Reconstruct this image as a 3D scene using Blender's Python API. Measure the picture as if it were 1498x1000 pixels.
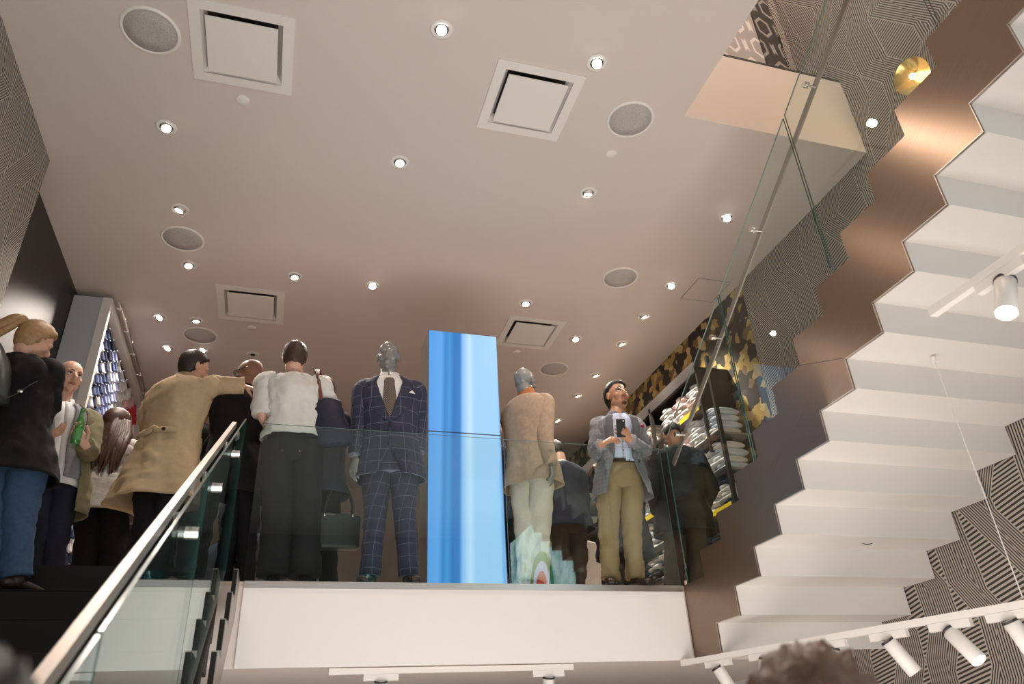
import bpy, bmesh, math, random
from mathutils import Vector as V, Matrix, noise
from math import sin, cos, pi, radians as RAD, sqrt, atan2, hypot
random.seed(7)
S = bpy.context.scene
for o in list(bpy.data.objects): bpy.data.objects.remove(o)
COL = S.collection

# ------------------------------------------------------------------ camera, world, exposure
FPX = 1088.17; YAW, PITCH, ROLL = .314431953, .514676264, -.0566958585
FWD = V((sin(YAW)*cos(PITCH), cos(YAW)*cos(PITCH), sin(PITCH)))
_r = V((cos(YAW), -sin(YAW), 0)); _u = _r.cross(FWD)
RGT = _r*cos(ROLL) + _u*sin(ROLL); UPV = -_r*sin(ROLL) + _u*cos(ROLL)
cd = bpy.data.cameras.new('camera'); cam = bpy.data.objects.new('camera', cd); COL.objects.link(cam)
cd.sensor_width = 36; cd.lens = FPX*36/1498; cd.clip_start = .02
cam.matrix_world = Matrix(((RGT.x, UPV.x, -FWD.x, 0), (RGT.y, UPV.y, -FWD.y, 0), (RGT.z, UPV.z, -FWD.z, 0), (0, 0, 0, 1)))
S.camera = cam
cd.dof.use_dof = True; cd.dof.focus_distance = 5.9; cd.dof.aperture_fstop = 2.8

S.view_settings.view_transform = 'Standard'; S.view_settings.look = 'None'
S.view_settings.gamma = 1; S.view_settings.use_curve_mapping = False
S.view_settings.exposure = 0.0
W = bpy.data.worlds.new('world'); S.world = W; W.use_nodes = True
bg = W.node_tree.nodes['Background']; bg.inputs[0].default_value = (.80, .86, 1.0, 1); bg.inputs[1].default_value = .35

def lamp(name, kind, loc, to, energy, color=(1, .9, .8), size=.1, spot=60, blend=.6, parent=None, size_y=None):
    l = bpy.data.lights.new(name, kind); l.energy = energy; l.color = color
    if kind == 'SPOT': l.spot_size = RAD(spot); l.spot_blend = blend; l.shadow_soft_size = size
    elif kind == 'POINT': l.shadow_soft_size = size
    elif kind == 'AREA':
        l.size = size
        if size_y: l.shape = 'RECTANGLE'; l.size_y = size_y
    o = bpy.data.objects.new(name, l); COL.objects.link(o)
    d = (V(to)-V(loc)); o.rotation_euler = d.to_track_quat('-Z', 'Y').to_euler(); o.location = loc
    if parent: o.parent = parent; o.location = V(loc)-parent.location
    return o
# added area fill behind the camera, standing in for an unseen shop front
lamp('front_fill_light', 'AREA', (0.8, -4.6, .3), (1.2, 6, 1.2), 92, (1, .98, .97), 6.0, size_y=3.4)
# added upward area fill, imitating light bounced from the ground floor
lamp('bounce_fill_light', 'AREA', (.9, 1.9, -1.3), (.9, 3.0, 5), 180, (1, .91, .85), 3.6, size_y=3.6)
# added unseen warm point fill, brightening the stair opening's edge and wall
lamp('void_fill_light', 'POINT', (3.0, 1.2, 7.3), (0, 0, 0), 230, (1, .80, .64), .25)

# ------------------------------------------------------------------ pixel helpers (1498x1000 frame)
def ray(x, y): return RGT*((x-749)/FPX) - UPV*((y-500)/FPX) + FWD
def atY(x, y, Y): d = ray(x, y); return d*(Y/d.y)
def atX(x, y, X): d = ray(x, y); return d*(X/d.x)
def atZ(x, y, Z): d = ray(x, y); return d*(Z/d.z)

# ------------------------------------------------------------------ materials
MATS = {}
def mat(name, col, rough=.6, metal=0, spec=.5, coat=0, bump=0, bscale=200, var=0, vscale=6, aniso=0, emit=None, estr=0, sheen=0):
    if name in MATS: return MATS[name]
    m = bpy.data.materials.new(name); m.use_nodes = True; MATS[name] = m
    nt = m.node_tree; b = nt.nodes['Principled BSDF']
    b.inputs['Base Color'].default_value = (*col, 1); b.inputs['Roughness'].default_value = rough
    b.inputs['Metallic'].default_value = metal; b.inputs['Specular IOR Level'].default_value = spec
    b.inputs['Coat Weight'].default_value = coat; b.inputs['Anisotropic'].default_value = aniso
    b.inputs['Sheen Weight'].default_value = sheen
    if emit: b.inputs['Emission Color'].default_value = (*emit, 1); b.inputs['Emission Strength'].default_value = estr
    tc = nt.nodes.new('ShaderNodeTexCoord')
    if var:
        n = nt.nodes.new('ShaderNodeTexNoise'); n.inputs['Scale'].default_value = vscale; n.inputs['Detail'].default_value = 5
        nt.links.new(tc.outputs['Object'], n.inputs['Vector'])
        mx = nt.nodes.new('ShaderNodeMix'); mx.data_type = 'RGBA'
        mx.inputs[6].default_value = (*[c*(1-var) for c in col], 1); mx.inputs[7].default_value = (*[min(1, c*(1+var)) for c in col], 1)
        nt.links.new(n.outputs['Fac'], mx.inputs[0]); nt.links.new(mx.outputs[2], b.inputs['Base Color'])
    if bump:
        n = nt.nodes.new('ShaderNodeTexNoise'); n.inputs['Scale'].default_value = bscale
        nt.links.new(tc.outputs['Object'], n.inputs['Vector'])
        bp = nt.nodes.new('ShaderNodeBump'); bp.inputs['Strength'].default_value = bump; bp.inputs['Distance'].default_value = .002
        nt.links.new(n.outputs['Fac'], bp.inputs['Height']); nt.links.new(bp.outputs[0], b.inputs['Normal'])
    return m
def cloth(name, col, var=.18, rough=.85): return mat(name, col, rough, spec=.2, bump=.3 if max(col) > .06 else .1, bscale=300, var=var, vscale=40)

class NG:
    """small helper for maths chains in a material"""
    def __init__(s, name, rough=.6, metal=0):
        s.m = bpy.data.materials.new(name); s.m.use_nodes = True; s.nt = s.m.node_tree
        s.b = s.nt.nodes['Principled BSDF']; s.b.inputs['Roughness'].default_value = rough; s.b.inputs['Metallic'].default_value = metal
        MATS[name] = s.m
    def node(s, t): return s.nt.nodes.new(t)
    def lk(s, a, b): s.nt.links.new(a, b)
    def M(s, op, a, b=None, c=None):
        n = s.node('ShaderNodeMath'); n.operation = op
        for i, v in enumerate((a, b, c)):
            if v is None: continue
            if isinstance(v, (int, float)): n.inputs[i].default_value = v
            else: s.lk(v, n.inputs[i])
        return n.outputs[0]
    def xyz(s, kind='Object'):
        tc = s.node('ShaderNodeTexCoord'); sp = s.node('ShaderNodeSeparateXYZ'); s.lk(tc.outputs[kind], sp.inputs[0]); s.tc = tc
        return sp.outputs
    def mix(s, f, a, b):
        n = s.node('ShaderNodeMix'); n.data_type = 'RGBA'
        if isinstance(f, (int, float)): n.inputs[0].default_value = f
        else: s.lk(f, n.inputs[0])
        for i, v in ((6, a), (7, b)):
            if isinstance(v, tuple): n.inputs[i].default_value = (*v, 1)
            else: s.lk(v, n.inputs[i])
        return n.outputs[2]
    def color(s, o): s.lk(o, s.b.inputs['Base Color']); return s.m

def hexdist(g, u, v, pw, ph):
    """distance inside a staggered field of tall nested hexagons"""
    out = []
    for off in (0, .5):
        a = g.M('MULTIPLY', g.M('SUBTRACT', g.M('FRACT', g.M('ADD', g.M('DIVIDE', u, pw), off)), .5), pw)
        b = g.M('MULTIPLY', g.M('SUBTRACT', g.M('FRACT', g.M('ADD', g.M('DIVIDE', v, ph), off)), .5), ph)
        out.append((g.M('ABSOLUTE', a), g.M('ABSOLUTE', b)))
    ds = [g.M('MAXIMUM', a, g.M('ADD', g.M('MULTIPLY', a, .5), g.M('MULTIPLY', b, .5))) for a, b in out]
    return g.M('MINIMUM', ds[0], ds[1])

def zigzag(name, light, dark, per=.021, rough=.55, k=1.0, W=.40, ax='Y'):
    """op-art paper: fine lines follow tall zigzag bands, chains of lozenges carry coarser level lines"""
    g = NG(name, rough); o = g.xyz(); y, z = o[ax], o['Z']
    P = .66*k; A = .33
    u = g.M('ADD', y, g.M('MULTIPLY', g.M('PINGPONG', z, P), A))
    ci = g.M('FLOOR', g.M('DIVIDE', u, W)); cu = g.M('ABSOLUTE', g.M('SUBTRACT', g.M('MULTIPLY', g.M('FRACT', g.M('DIVIDE', u, W)), W), W/2))
    zz = g.M('ADD', z, g.M('MULTIPLY', ci, .43*k))
    half = g.M('MULTIPLY', g.M('PINGPONG', zz, .52*k), .27/k)               # lozenge half width at this height
    inside = g.M('LESS_THAN', cu, half)
    lvl = g.M('ADD', z, g.M('MULTIPLY', u, .22))
    sgn = g.M('SUBTRACT', g.M('MULTIPLY', g.M('LESS_THAN', g.M('FRACT', g.M('DIVIDE', zz, 1.04*k)), .5), 2), 1)
    out = g.M('ADD', g.M('MULTIPLY', g.M('SUBTRACT', cu, half), .95), 0)
    s1 = g.M('FRACT', g.M('DIVIDE', lvl, per*1.25)); s2 = g.M('FRACT', g.M('DIVIDE', out, per*.85))
    f = g.M('GREATER_THAN', g.M('ADD', g.M('MULTIPLY', s1, inside), g.M('MULTIPLY', s2, g.M('SUBTRACT', 1, inside))), .5)
    return g.color(g.mix(f, light, dark))

def camo():
    g = NG('camo_wallpaper', .7); g.xyz(); 
    mp = g.node('ShaderNodeMapping'); mp.inputs['Scale'].default_value = (1, 11, 11); g.lk(g.tc.outputs['Object'], mp.inputs[0])
    v = g.node('ShaderNodeTexVoronoi'); v.distance = 'MANHATTAN'; v.inputs['Scale'].default_value = 1; v.inputs['Randomness'].default_value = .75
    g.lk(mp.outputs[0], v.inputs['Vector']); sp = g.node('ShaderNodeSeparateColor'); g.lk(v.outputs['Color'], sp.inputs[0])
    r = g.node('ShaderNodeValToRGB'); r.color_ramp.interpolation = 'CONSTANT'; g.lk(sp.outputs[0], r.inputs[0])
    e = r.color_ramp.elements; e[0].position = 0; e[0].color = (.03, .02, .015, 1); e[1].position = .42; e[1].color = (.42, .28, .07, 1)
    for p, c in ((.62, (.2, .12, .04, 1)), (.75, (.55, .41, .17, 1)), (.9, (.05, .035, .02, 1))):
        x = e.new(p); x.color = c
    return g.color(r.outputs[0])

def glassmat(name, tint, k=1.0):
    m = bpy.data.materials.new(name); m.use_nodes = True; nt = m.node_tree; nt.nodes.clear(); MATS[name] = m
    out = nt.nodes.new('ShaderNodeOutputMaterial'); mx = nt.nodes.new('ShaderNodeMixShader')
    tr = nt.nodes.new('ShaderNodeBsdfTransparent'); tr.inputs[0].default_value = (*tint, 1)
    gl = nt.nodes.new('ShaderNodeBsdfGlossy'); gl.inputs['Roughness'].default_value = .0; gl.inputs[0].default_value = (.9, 1, .98, 1)
    lw = nt.nodes.new('ShaderNodeLayerWeight'); lw.inputs[0].default_value = .5
    p = nt.nodes.new('ShaderNodeMath'); p.operation = 'POWER'; p.inputs[1].default_value = 5; nt.links.new(lw.outputs['Facing'], p.inputs[0])
    a = nt.nodes.new('ShaderNodeMath'); a.operation = 'MULTIPLY_ADD'; a.inputs[1].default_value = .95*k; a.inputs[2].default_value = .032*k
    nt.links.new(p.outputs[0], a.inputs[0]); nt.links.new(a.outputs[0], mx.inputs[0])
    nt.links.new(tr.outputs[0], mx.inputs[1]); nt.links.new(gl.outputs[0], mx.inputs[2]); nt.links.new(mx.outputs[0], out.inputs[0])
    return m

M_ceil = mat('ceiling_paint', (.66, .59, .55), .75, bump=.25, bscale=90)
M_white = mat('white_plaster', (.78, .76, .74), .7)
M_soff = mat('stair_white', (.74, .715, .68), .65)
M_black = mat('black_stone', (.009, .008, .008), .55, spec=.25, var=.3, vscale=3)
M_bwall = mat('black_slate_wall', (.018, .015, .014), .45, var=.5, vscale=4)
M_zig = zigzag('zigzag_wallpaper', (.50, .44, .38), (.035, .03, .027), .0215)
M_zigL = zigzag('zigzag_wallpaper_left', (.50, .46, .40), (.03, .03, .027), .0215)
M_camo = camo()
M_glass = glassmat('clear_glass', (.93, .97, .96))
M_edge = mat('green_glass_edge', (.03, .105, .095), .15, spec=.8)
M_edge2 = mat('clear_glass_edge', (.16, .22, .21), .15, spec=.8)
M_steel = mat('brushed_steel', (.62, .57, .53), .32, 1)
M_steelw = mat('satin_rail_metal', (.40, .35, .32), .42, 1)
M_chrome = mat('polished_chrome', (.85, .83, .8), .12, 1)
M_whitem = mat('white_enamel', (.80, .77, .73), .4)
M_dark = mat('dark_metal', (.03, .027, .025), .4)
M_lens = mat('lamp_lens', (1, 1, 1), .5, emit=(1, .90, .80), estr=40)
M_floor = mat('pale_bounce_floor', (.62, .50, .42), .4, var=.3, vscale=9)  # floor tone raised so it bounces light up to the ceiling
M_grey = mat('grey_paint', (.22, .235, .26), .6)

# ------------------------------------------------------------------ mesh helpers
def tag(o, label=None, cat=None, group=None, kind=None):
    if label: o['label'] = label
    if cat: o['category'] = cat
    if group: o['group'] = group
    if kind: o['kind'] = kind
    return o
def empty(name, loc, label, cat, group=None, rz=0):
    o = bpy.data.objects.new(name, None); COL.objects.link(o); o.location = loc; o.rotation_euler.z = rz; o.empty_display_size = .1
    return tag(o, label, cat, group)
def obj(name, bm, m, parent=None, smooth=False, base=None, autos=None):
    """mesh object; verts are in world space unless base is given as (0,0,0)"""
    me = bpy.data.meshes.new(name)
    if base is None: base = parent_base(parent)
    if base.length: bmesh.ops.translate(bm, verts=bm.verts, vec=-base)
    bmesh.ops.recalc_face_normals(bm, faces=bm.faces)
    bm.to_mesh(me); bm.free()
    for mm in (m if isinstance(m, (list, tuple)) else [m]): me.materials.append(mm)
    if smooth: me.polygons.foreach_set('use_smooth', [True]*len(me.polygons))
    o = bpy.data.objects.new(name, me); COL.objects.link(o)
    if parent: o.parent = parent
    return o
def parent_base(p):
    b = V((0, 0, 0))
    while p is not None: b = b + p.location; p = p.parent
    return b
def B(): return bmesh.new()
def box(bm, a, b, mi=0, bev=0):
    x0, y0, z0 = [min(p, q) for p, q in zip(a, b)]; x1, y1, z1 = [max(p, q) for p, q in zip(a, b)]
    v = [bm.verts.new((x, y, z)) for z in (z0, z1) for x, y in ((x0, y0), (x1, y0), (x1, y1), (x0, y1))]
    fs = [bm.faces.new([v[i] for i in f]) for f in ((3, 2, 1, 0), (4, 5, 6, 7), (0, 1, 5, 4), (1, 2, 6, 5), (2, 3, 7, 6), (3, 0, 4, 7))]
    for f in fs: f.material_index = mi
    if bev:
        es = list({e for f in fs for e in f.edges})
        bmesh.ops.bevel(bm, geom=es, offset=bev, segments=2, affect='EDGES', profile=.5)
    return v
def prism_x(bm, pts, x0, x1, mi=0, side=None):
    """polygon of (y,z) extruded along x"""
    a = [bm.verts.new((x0, y, z)) for y, z in pts]; b = [bm.verts.new((x1, y, z)) for y, z in pts]; n = len(pts)
    f = bm.faces.new(a); f.material_index = mi; f = bm.faces.new(b[::-1]); f.material_index = mi
    for i in range(n):
        f = bm.faces.new((a[i], b[i], b[(i+1) % n], a[(i+1) % n])); f.material_index = mi if side is None else side
        if side is not None and abs(pts[i][0]-pts[(i+1) % n][0]) > .05 and side == 1: f.material_index = 2
def frame_of(d):
    d = d.normalized(); a = V((0, 0, 1)) if abs(d.z) < .9 else V((1, 0, 0)); u = a.cross(d).normalized(); return u, d.cross(u)
def cyl(bm, p0, p1, r0, r1=None, n=20, caps=True, mi=0):
    p0, p1 = V(p0), V(p1); r1 = r0 if r1 is None else r1; u, w = frame_of(p1-p0)
    A = [bm.verts.new(p0+(u*cos(t)+w*sin(t))*r0) for t in [2*pi*i/n for i in range(n)]]
    C = [bm.verts.new(p1+(u*cos(t)+w*sin(t))*r1) for t in [2*pi*i/n for i in range(n)]]
    for i in range(n): bm.faces.new((A[i], A[(i+1) % n], C[(i+1) % n], C[i])).material_index = mi
    if caps: bm.faces.new(A[::-1]).material_index = mi; bm.faces.new(C).material_index = mi
def lathe(bm, c, prof, n=32, axis=None):
    """prof: (r, h) pairs along axis (default +z)"""
    c = V(c); ax = V(axis).normalized() if axis else V((0, 0, 1)); u, w = frame_of(ax); R = []
    for r, h in prof:
        if r < 1e-5: R.append([bm.verts.new(c+ax*h)])
        else: R.append([bm.verts.new(c+ax*h+(u*cos(2*pi*i/n)+w*sin(2*pi*i/n))*r) for i in range(n)])
    for a, b in zip(R, R[1:]):
        for i in range(n):
            j = (i+1) % n
            if len(a) == 1 and len(b) == 1: break
            if len(a) == 1: bm.faces.new((a[0], b[i], b[j]))
            elif len(b) == 1: bm.faces.new((a[i], b[0], a[j]))
            else: bm.faces.new((a[i], b[i], b[j], a[j]))
def ell(bm, c, r, m3=None, n=16, k=12):
    """ellipsoid, optional 3x3 orientation"""
    c = V(c); m3 = m3 or Matrix.Identity(3); rows = []
    for i in range(k+1):
        ph = pi*i/k
        if i in (0, k): rows.append([bm.verts.new(c+m3@V((0, 0, r[2]*cos(ph))))]); continue
        rows.append([bm.verts.new(c+m3@V((r[0]*sin(ph)*cos(2*pi*j/n), r[1]*sin(ph)*sin(2*pi*j/n), r[2]*cos(ph)))) for j in range(n)])
    for a, b in zip(rows, rows[1:]):
        for i in range(n):
            j = (i+1) % n
            if len(a) == 1: bm.faces.new((a[0], b[i], b[j]))
            elif len(b) == 1: bm.faces.new((a[i], b[0], a[j]))
            else: bm.faces.new((a[i], b[i], b[j], a[j]))
def interp(vals, t):
    """Catmull-Rom through a list of floats/Vectors, t in 0..1"""
    n = len(vals)-1; x = min(max(t, 0), 1)*n; i = min(int(x), n-1); f = x-i
    a, b = vals[i], vals[i+1]; p = vals[max(i-1, 0)]; q = vals[min(i+2, n)]
    return a + (b-p)*(.5*f) + (p*2-a*5+b*4-q)*(.5*f*f) + (a*3-p-b*3+q)*(.5*f*f*f)
def limb(bm, pts, rad, n=14, m=5, fold=0, seed=0, wide=None, flat=1.0, ex=1.0, uv=False, ffreq=14):
    """tapering tube through pts; rad per point; wide = direction in which it is broader by 1/flat; folds = cloth creases"""
    pts = [V(p) for p in pts]; N = (len(pts)-1)*m; rings = []; L = 0; prev = None; prevu = None
    lay = bm.loops.layers.uv.verify() if uv else None; UVs = {}
    for i in range(N+1):
        t = i/N; c = interp(pts, t); r = interp([float(x) for x in rad], t)
        d = (interp(pts, min(t+.02, 1))-interp(pts, max(t-.02, 0))).normalized()
        if wide is not None: u = (V(wide)-d*V(wide).dot(d)).normalized()
        elif prevu is None: u, _ = frame_of(d)
        else: u = (prevu-d*prevu.dot(d)).normalized()
        prevu = u; w = d.cross(u)
        if prev is not None: L += (c-prev).length
        prev = c; row = []
        for j in range(n):
            a = 2*pi*j/n; rr = r
            if fold:
                q = noise.noise(V((cos(a)*1.3+seed, sin(a)*1.3, L*ffreq+.8*sin(a*2+seed))))
                q2 = noise.noise(V((cos(a)*2.2, sin(a)*2.2+seed, L*ffreq*2.1)))
                rr += fold*(abs(q)*1.6-.3+q2*.4)
            vv = bm.verts.new(c+u*(cos(a)*rr)+w*(sin(a)*rr*flat)); row.append(vv)
            if uv: UVs[vv] = (j/n*2*pi*r, L)
        rings.append(row)
    for a, b in zip(rings, rings[1:]):
        for i in range(n):
            j = (i+1) % n; f = bm.faces.new((a[i], a[j], b[j], b[i]))
            if uv:
                for lp in f.loops:
                    x, y = UVs[lp.vert]
                    if i == n-1 and lp.vert in (a[0], b[0]): x = 2*pi*.07
                    lp[lay].uv = (x, y)
    bm.faces.new(rings[0][::-1]); bm.faces.new(rings[-1])
    return rings
# ------------------------------------------------------------------ the building
ZC = 4.2; ZF = 1.087; ZS = .575; YE = 5.1; XL = -2.16; XR = 4.27; YB = 12.4; ZL = -1.6
def struct(name, bm, m, **k): o = obj(name, bm, m, **k); o['kind'] = 'structure'; return o

LIGHTS = [((-1.12, 4.49), (.5, -.6)), ((-1.106, 5.444), (-.7, .2)), ((-1.095, 6.26), (.3, -.5)), ((-1.445, 7.28), (-.9, -.9)), ((-1.095, 7.276), (.2, .3)),
 ((-1.428, 7.942), (-.9, -.9)), ((-1.08, 7.936), (.9, -1.2)), ((-.14, 6.246), (.3, -.3)), ((.607, 6.241), (0, -1.4)), ((.598, 4.457), (0, -.5)), ((.669, 3.172), (-.1, -1.2)),
 ((1.766, 3.173), (-.5, -1.1)), ((2.206, 4.457), (0, .9)), ((3.566, 4.482), (-1.0, -1.2)), ((3.578, 5.598), (-.8, -1.3)), ((2.204, 6.237), (-.2, -.6)), ((3.561, 6.218), (.9, .1)),
 ((2.993, 6.841), (-.1, -.7)), ((3.565, 6.839), (.9, .1)), ((3.568, 7.658), (.9, .1)), ((3.56, 8.266), (.9, 0)), ((3.561, 9.086), (.9, 0))]
VENTS = [(-.572, 3.64), (1.417, 3.62), (-.545, 6.86), (2.437, 6.83)]
VH = .262
def ceiling():
    holes = [(x-.048, x+.048, y-.048, y+.048) for (x, y), _ in LIGHTS] + [(x-VH, x+VH, y-VH, y+VH) for x, y in VENTS] + [(2.60, XR+.2, -1.5, 3.47)]
    X0, X1, Y0, Y1 = XL-.3, XR+.2, -5.2, YB+.1
    xs = sorted({X0, X1} | {min(max(h[i], X0), X1) for h in holes for i in (0, 1)}); ys = sorted({Y0, Y1} | {min(max(h[i], Y0), Y1) for h in holes for i in (2, 3)})
    bm = B(); vs = {}
    def v(x, y, z):
        if (x, y, z) not in vs: vs[(x, y, z)] = bm.verts.new((x, y, z))
        return vs[(x, y, z)]
    inh = lambda i, j: any(h[0]-1e-6 <= (xs[i]+xs[i+1])/2 <= h[1]+1e-6 and h[2]-1e-6 <= (ys[j]+ys[j+1])/2 <= h[3]+1e-6 for h in holes)
    T = .10; nx, ny = len(xs)-1, len(ys)-1
    solid = {(i, j) for i in range(nx) for j in range(ny) if not inh(i, j)}
    for i, j in solid:
        a, b, c, d = xs[i], xs[i+1], ys[j], ys[j+1]
        bm.faces.new((v(a, c, ZC), v(a, d, ZC), v(b, d, ZC), v(b, c, ZC)))
        bm.faces.new((v(a, c, ZC+T), v(b, c, ZC+T), v(b, d, ZC+T), v(a, d, ZC+T)))
        for ni, nj, p, q in ((i-1, j, (a, c), (a, d)), (i+1, j, (b, c), (b, d)), (i, j-1, (a, c), (b, c)), (i, j+1, (a, d), (b, d))):
            if (ni, nj) not in solid: bm.faces.new((v(*p, ZC), v(*q, ZC), v(*q, ZC+T), v(*p, ZC+T)))
    struct('ceiling', bm, M_ceil)
ceiling()
# upper storey slab edge around the stair void
bm = B(); box(bm, (2.60, 3.47, ZC+.1), (XR, 3.75, 5.02)); struct('trim_1', bm, mat('void_edge_paint', (.66, .585, .52), .7))
bm = B(); box(bm, (2.50, -2, ZC+.1), (2.60, 3.75, 5.02)); struct('trim_2', bm, M_ceil)
bm = B(); box(bm, (2.5, 3.47, 5.02), (XR, 3.76, 5.05)); struct('trim_3', bm, M_dark)
def hexwall(name, a, b, c):
    g = NG(name, .5); o = g.xyz()
    d = hexdist(g, g.M('ADD', o['X'], g.M('MULTIPLY', o['Z'], .12)), o['Z'], .30, .62)
    s = g.M('FRACT', g.M('DIVIDE', d, .075)); l = g.M('GREATER_THAN', s, .72); q = g.M('GREATER_THAN', d, .12)
    return g.color(g.mix(l, g.mix(q, b, c), a))
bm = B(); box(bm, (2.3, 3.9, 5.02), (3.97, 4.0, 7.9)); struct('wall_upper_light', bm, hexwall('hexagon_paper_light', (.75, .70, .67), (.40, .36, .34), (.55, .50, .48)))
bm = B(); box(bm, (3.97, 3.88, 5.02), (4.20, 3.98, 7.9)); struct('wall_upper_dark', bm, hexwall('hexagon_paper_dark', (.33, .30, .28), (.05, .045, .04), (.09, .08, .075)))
bm = B(); box(bm, (4.20, 3.86, 5.02), (XR, 3.96, 7.9)); struct('wall_upper_zigzag', bm, zigzag('zigzag_upper', (.50, .44, .38), (.035, .03, .027), .0215, ax='X'))
bm = B(); box(bm, (2.3, -2, 7.9), (XR+.1, 4.0, 8.0)); struct('ceiling_upper', bm, M_ceil)
# side walls
bm = B(); box(bm, (XR, -5.2, ZL), (XR+.1, 5.40, 8.0)); struct('wall_right', bm, M_zig)
bm = B(); box(bm, (XR, 5.40, ZF), (XR+.1, YB, ZC)); struct('wall_right_camo', bm, M_camo)
bm = B(); box(bm, (XR, 5.40, ZL), (XR+.1, YB, ZF)); struct('wall_right_lower', bm, M_white)
bm = B(); box(bm, (XL-.3, -5.2, ZL), (-2.0, 5.06, ZC)); struct('wall_left', bm, M_zigL)
bm = B(); box(bm, (XL-.1, 5.06, ZF), (XL, YB, ZC)); struct('wall_left_slate', bm, M_bwall)
bm = B(); box(bm, (XL, YB, ZF), (XR, YB+.1, ZC)); struct('wall_back', bm, mat('back_wall_paint', (.55, .47, .42), .7))
# mezzanine slab: floor, white fascia, chrome nosing, soffit
bm = B(); box(bm, (-.24, YE+.02, ZF-.03), (XR, YB, ZF)); box(bm, (XL, YE+.02, ZF-.03), (-.24, YB, ZF)); box(bm, (XL, 4.78, ZF-.03), (-.36, YE+.02, ZF)); struct('floor', bm, M_floor)
bm = B(); box(bm, (-.205, YE, ZS), (2.88, YE+.02, ZF-.045)); struct('trim_4', bm, M_white)
bm = B(); box(bm, (-.205, YE-.006, ZF-.045), (2.88, YE+.02, ZF-.001)); struct('trim_5', bm, M_steel)
bm = B(); box(bm, (-.24, YE+.02, ZS), (XR, YB, ZF-.03)); struct('ceiling_lower', bm, mat('soffit_paint', (.70, .63, .58), .7))
bm = B(); box(bm, (XL, YE+.02, ZS), (-.24, YB, ZF-.03)); struct('ceiling_lower_left', bm, mat('soffit_paint', (.70, .63, .58), .7))
bm = B(); box(bm, (-2.3, -5.2, ZL-.1), (XR+.1, YB, ZL)); struct('floor_lower', bm, mat('pale_lower_floor', (.55, .50, .45), .5, var=.1))
bm = B(); box(bm, (XL, 8.8, ZL), (XR, 8.9, ZS)); struct('wall_lower_back', bm, mat('lower_back_paint', (.52, .48, .45), .7))
bm = B(); box(bm, (XL, -5.3, 2.3), (XR, -5.2, ZC)); struct('wall_front', bm, mat('front_wall_paint', (.25, .23, .22), .8))
bm = B(); box(bm, (2.5, -1.6, ZC+.1), (XR, -1.5, 7.9)); struct('wall_upper_front', bm, M_ceil)
# navy cabinet top on the ground floor, lower right corner
a = atX(1385, 992, XR-.02); b = atX(1498, 983, XR-.02)

# ------------------------------------------------------------------ right staircase
U = lambda k: (4.79-.2985*k, 1.087+.1829*k); LO = lambda k: (4.735-.2993*k, .583+.1826*k)
NK = 15
st = empty('staircase', (2.9, 4.8, ZF), 'wide white folded-plate staircase with bronze side plate, rising over the camera at right', 'staircase')
for k in range(NK):
    bm = B(); A, C2 = LO(k), LO(k+1); Up, Un = U(k), U(k+1)
    prism_x(bm, [A, (A[0], C2[1]), C2, Un, (Up[0], Un[1]), Up], 2.901, XR-.012)
    obj('step', bm, M_soff, st)
bm = B()
def strq(pts): prism_x(bm, pts, 2.891, 2.900)
strq([(5.10, .577), (LO(0)[0], .577), LO(0), U(0), (5.10, 1.087)])
for k in range(NK):
    A, C2 = LO(k), LO(k+1); Up, Un = U(k), U(k+1)
    strq([A, (A[0], C2[1]+.004), (Up[0], Un[1]), Up]); strq([(A[0], C2[1]), C2, Un, (Up[0], Un[1])])
bmesh.ops.remove_doubles(bm, verts=bm.verts, dist=.0005)
g = NG('bronze_plate', .33, 1); o = g.xyz(); tcv = g.tc
cx_ = g.node('ShaderNodeCombineXYZ'); g.lk(g.M('MULTIPLY', g.M('ADD', g.M('MULTIPLY', o['Y'], .521), g.M('MULTIPLY', o['Z'], .853)), 260), cx_.inputs[0]); g.lk(g.M('MULTIPLY', g.M('SUBTRACT', g.M('MULTIPLY', o['Z'], .521), g.M('MULTIPLY', o['Y'], .853)), 3), cx_.inputs[1])
n = g.node('ShaderNodeTexNoise'); n.inputs['Scale'].default_value = 1; n.inputs['Detail'].default_value = 3; g.lk(cx_.outputs[0], n.inputs['Vector'])
bp = g.node('ShaderNodeBump'); bp.inputs['Strength'].default_value = .06; bp.inputs['Distance'].default_value = .001; g.lk(n.outputs['Fac'], bp.inputs['Height']); g.lk(bp.outputs[0], g.b.inputs['Normal'])
g.color(g.mix(n.outputs['Fac'], (.27, .195, .15), (.36, .265, .205))); g.b.inputs['Roughness'].default_value = .34; g.b.inputs['Anisotropic'].default_value = .8; tg = g.node('ShaderNodeCombineXYZ'); tg.inputs[1].default_value = .521; tg.inputs[2].default_value = .853; g.lk(tg.outputs[0], g.b.inputs['Tangent'])
strg = obj('side_plate', bm, g.m, st); strg['label'] = 'brushed bronze zigzag side plate'
# thin bright bead along the lower edge of each fold
bm = B()
for k in range(NK):
    A, C2 = LO(k), LO(k+1)
    box(bm, (2.888, A[0]+.0005, A[1]), (2.904, A[0]+.004, C2[1])); box(bm, (2.888, C2[0], C2[1]-.005), (2.904, A[0], C2[1]-.0005))
obj('edge_bead', bm, M_steel, st)

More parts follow.
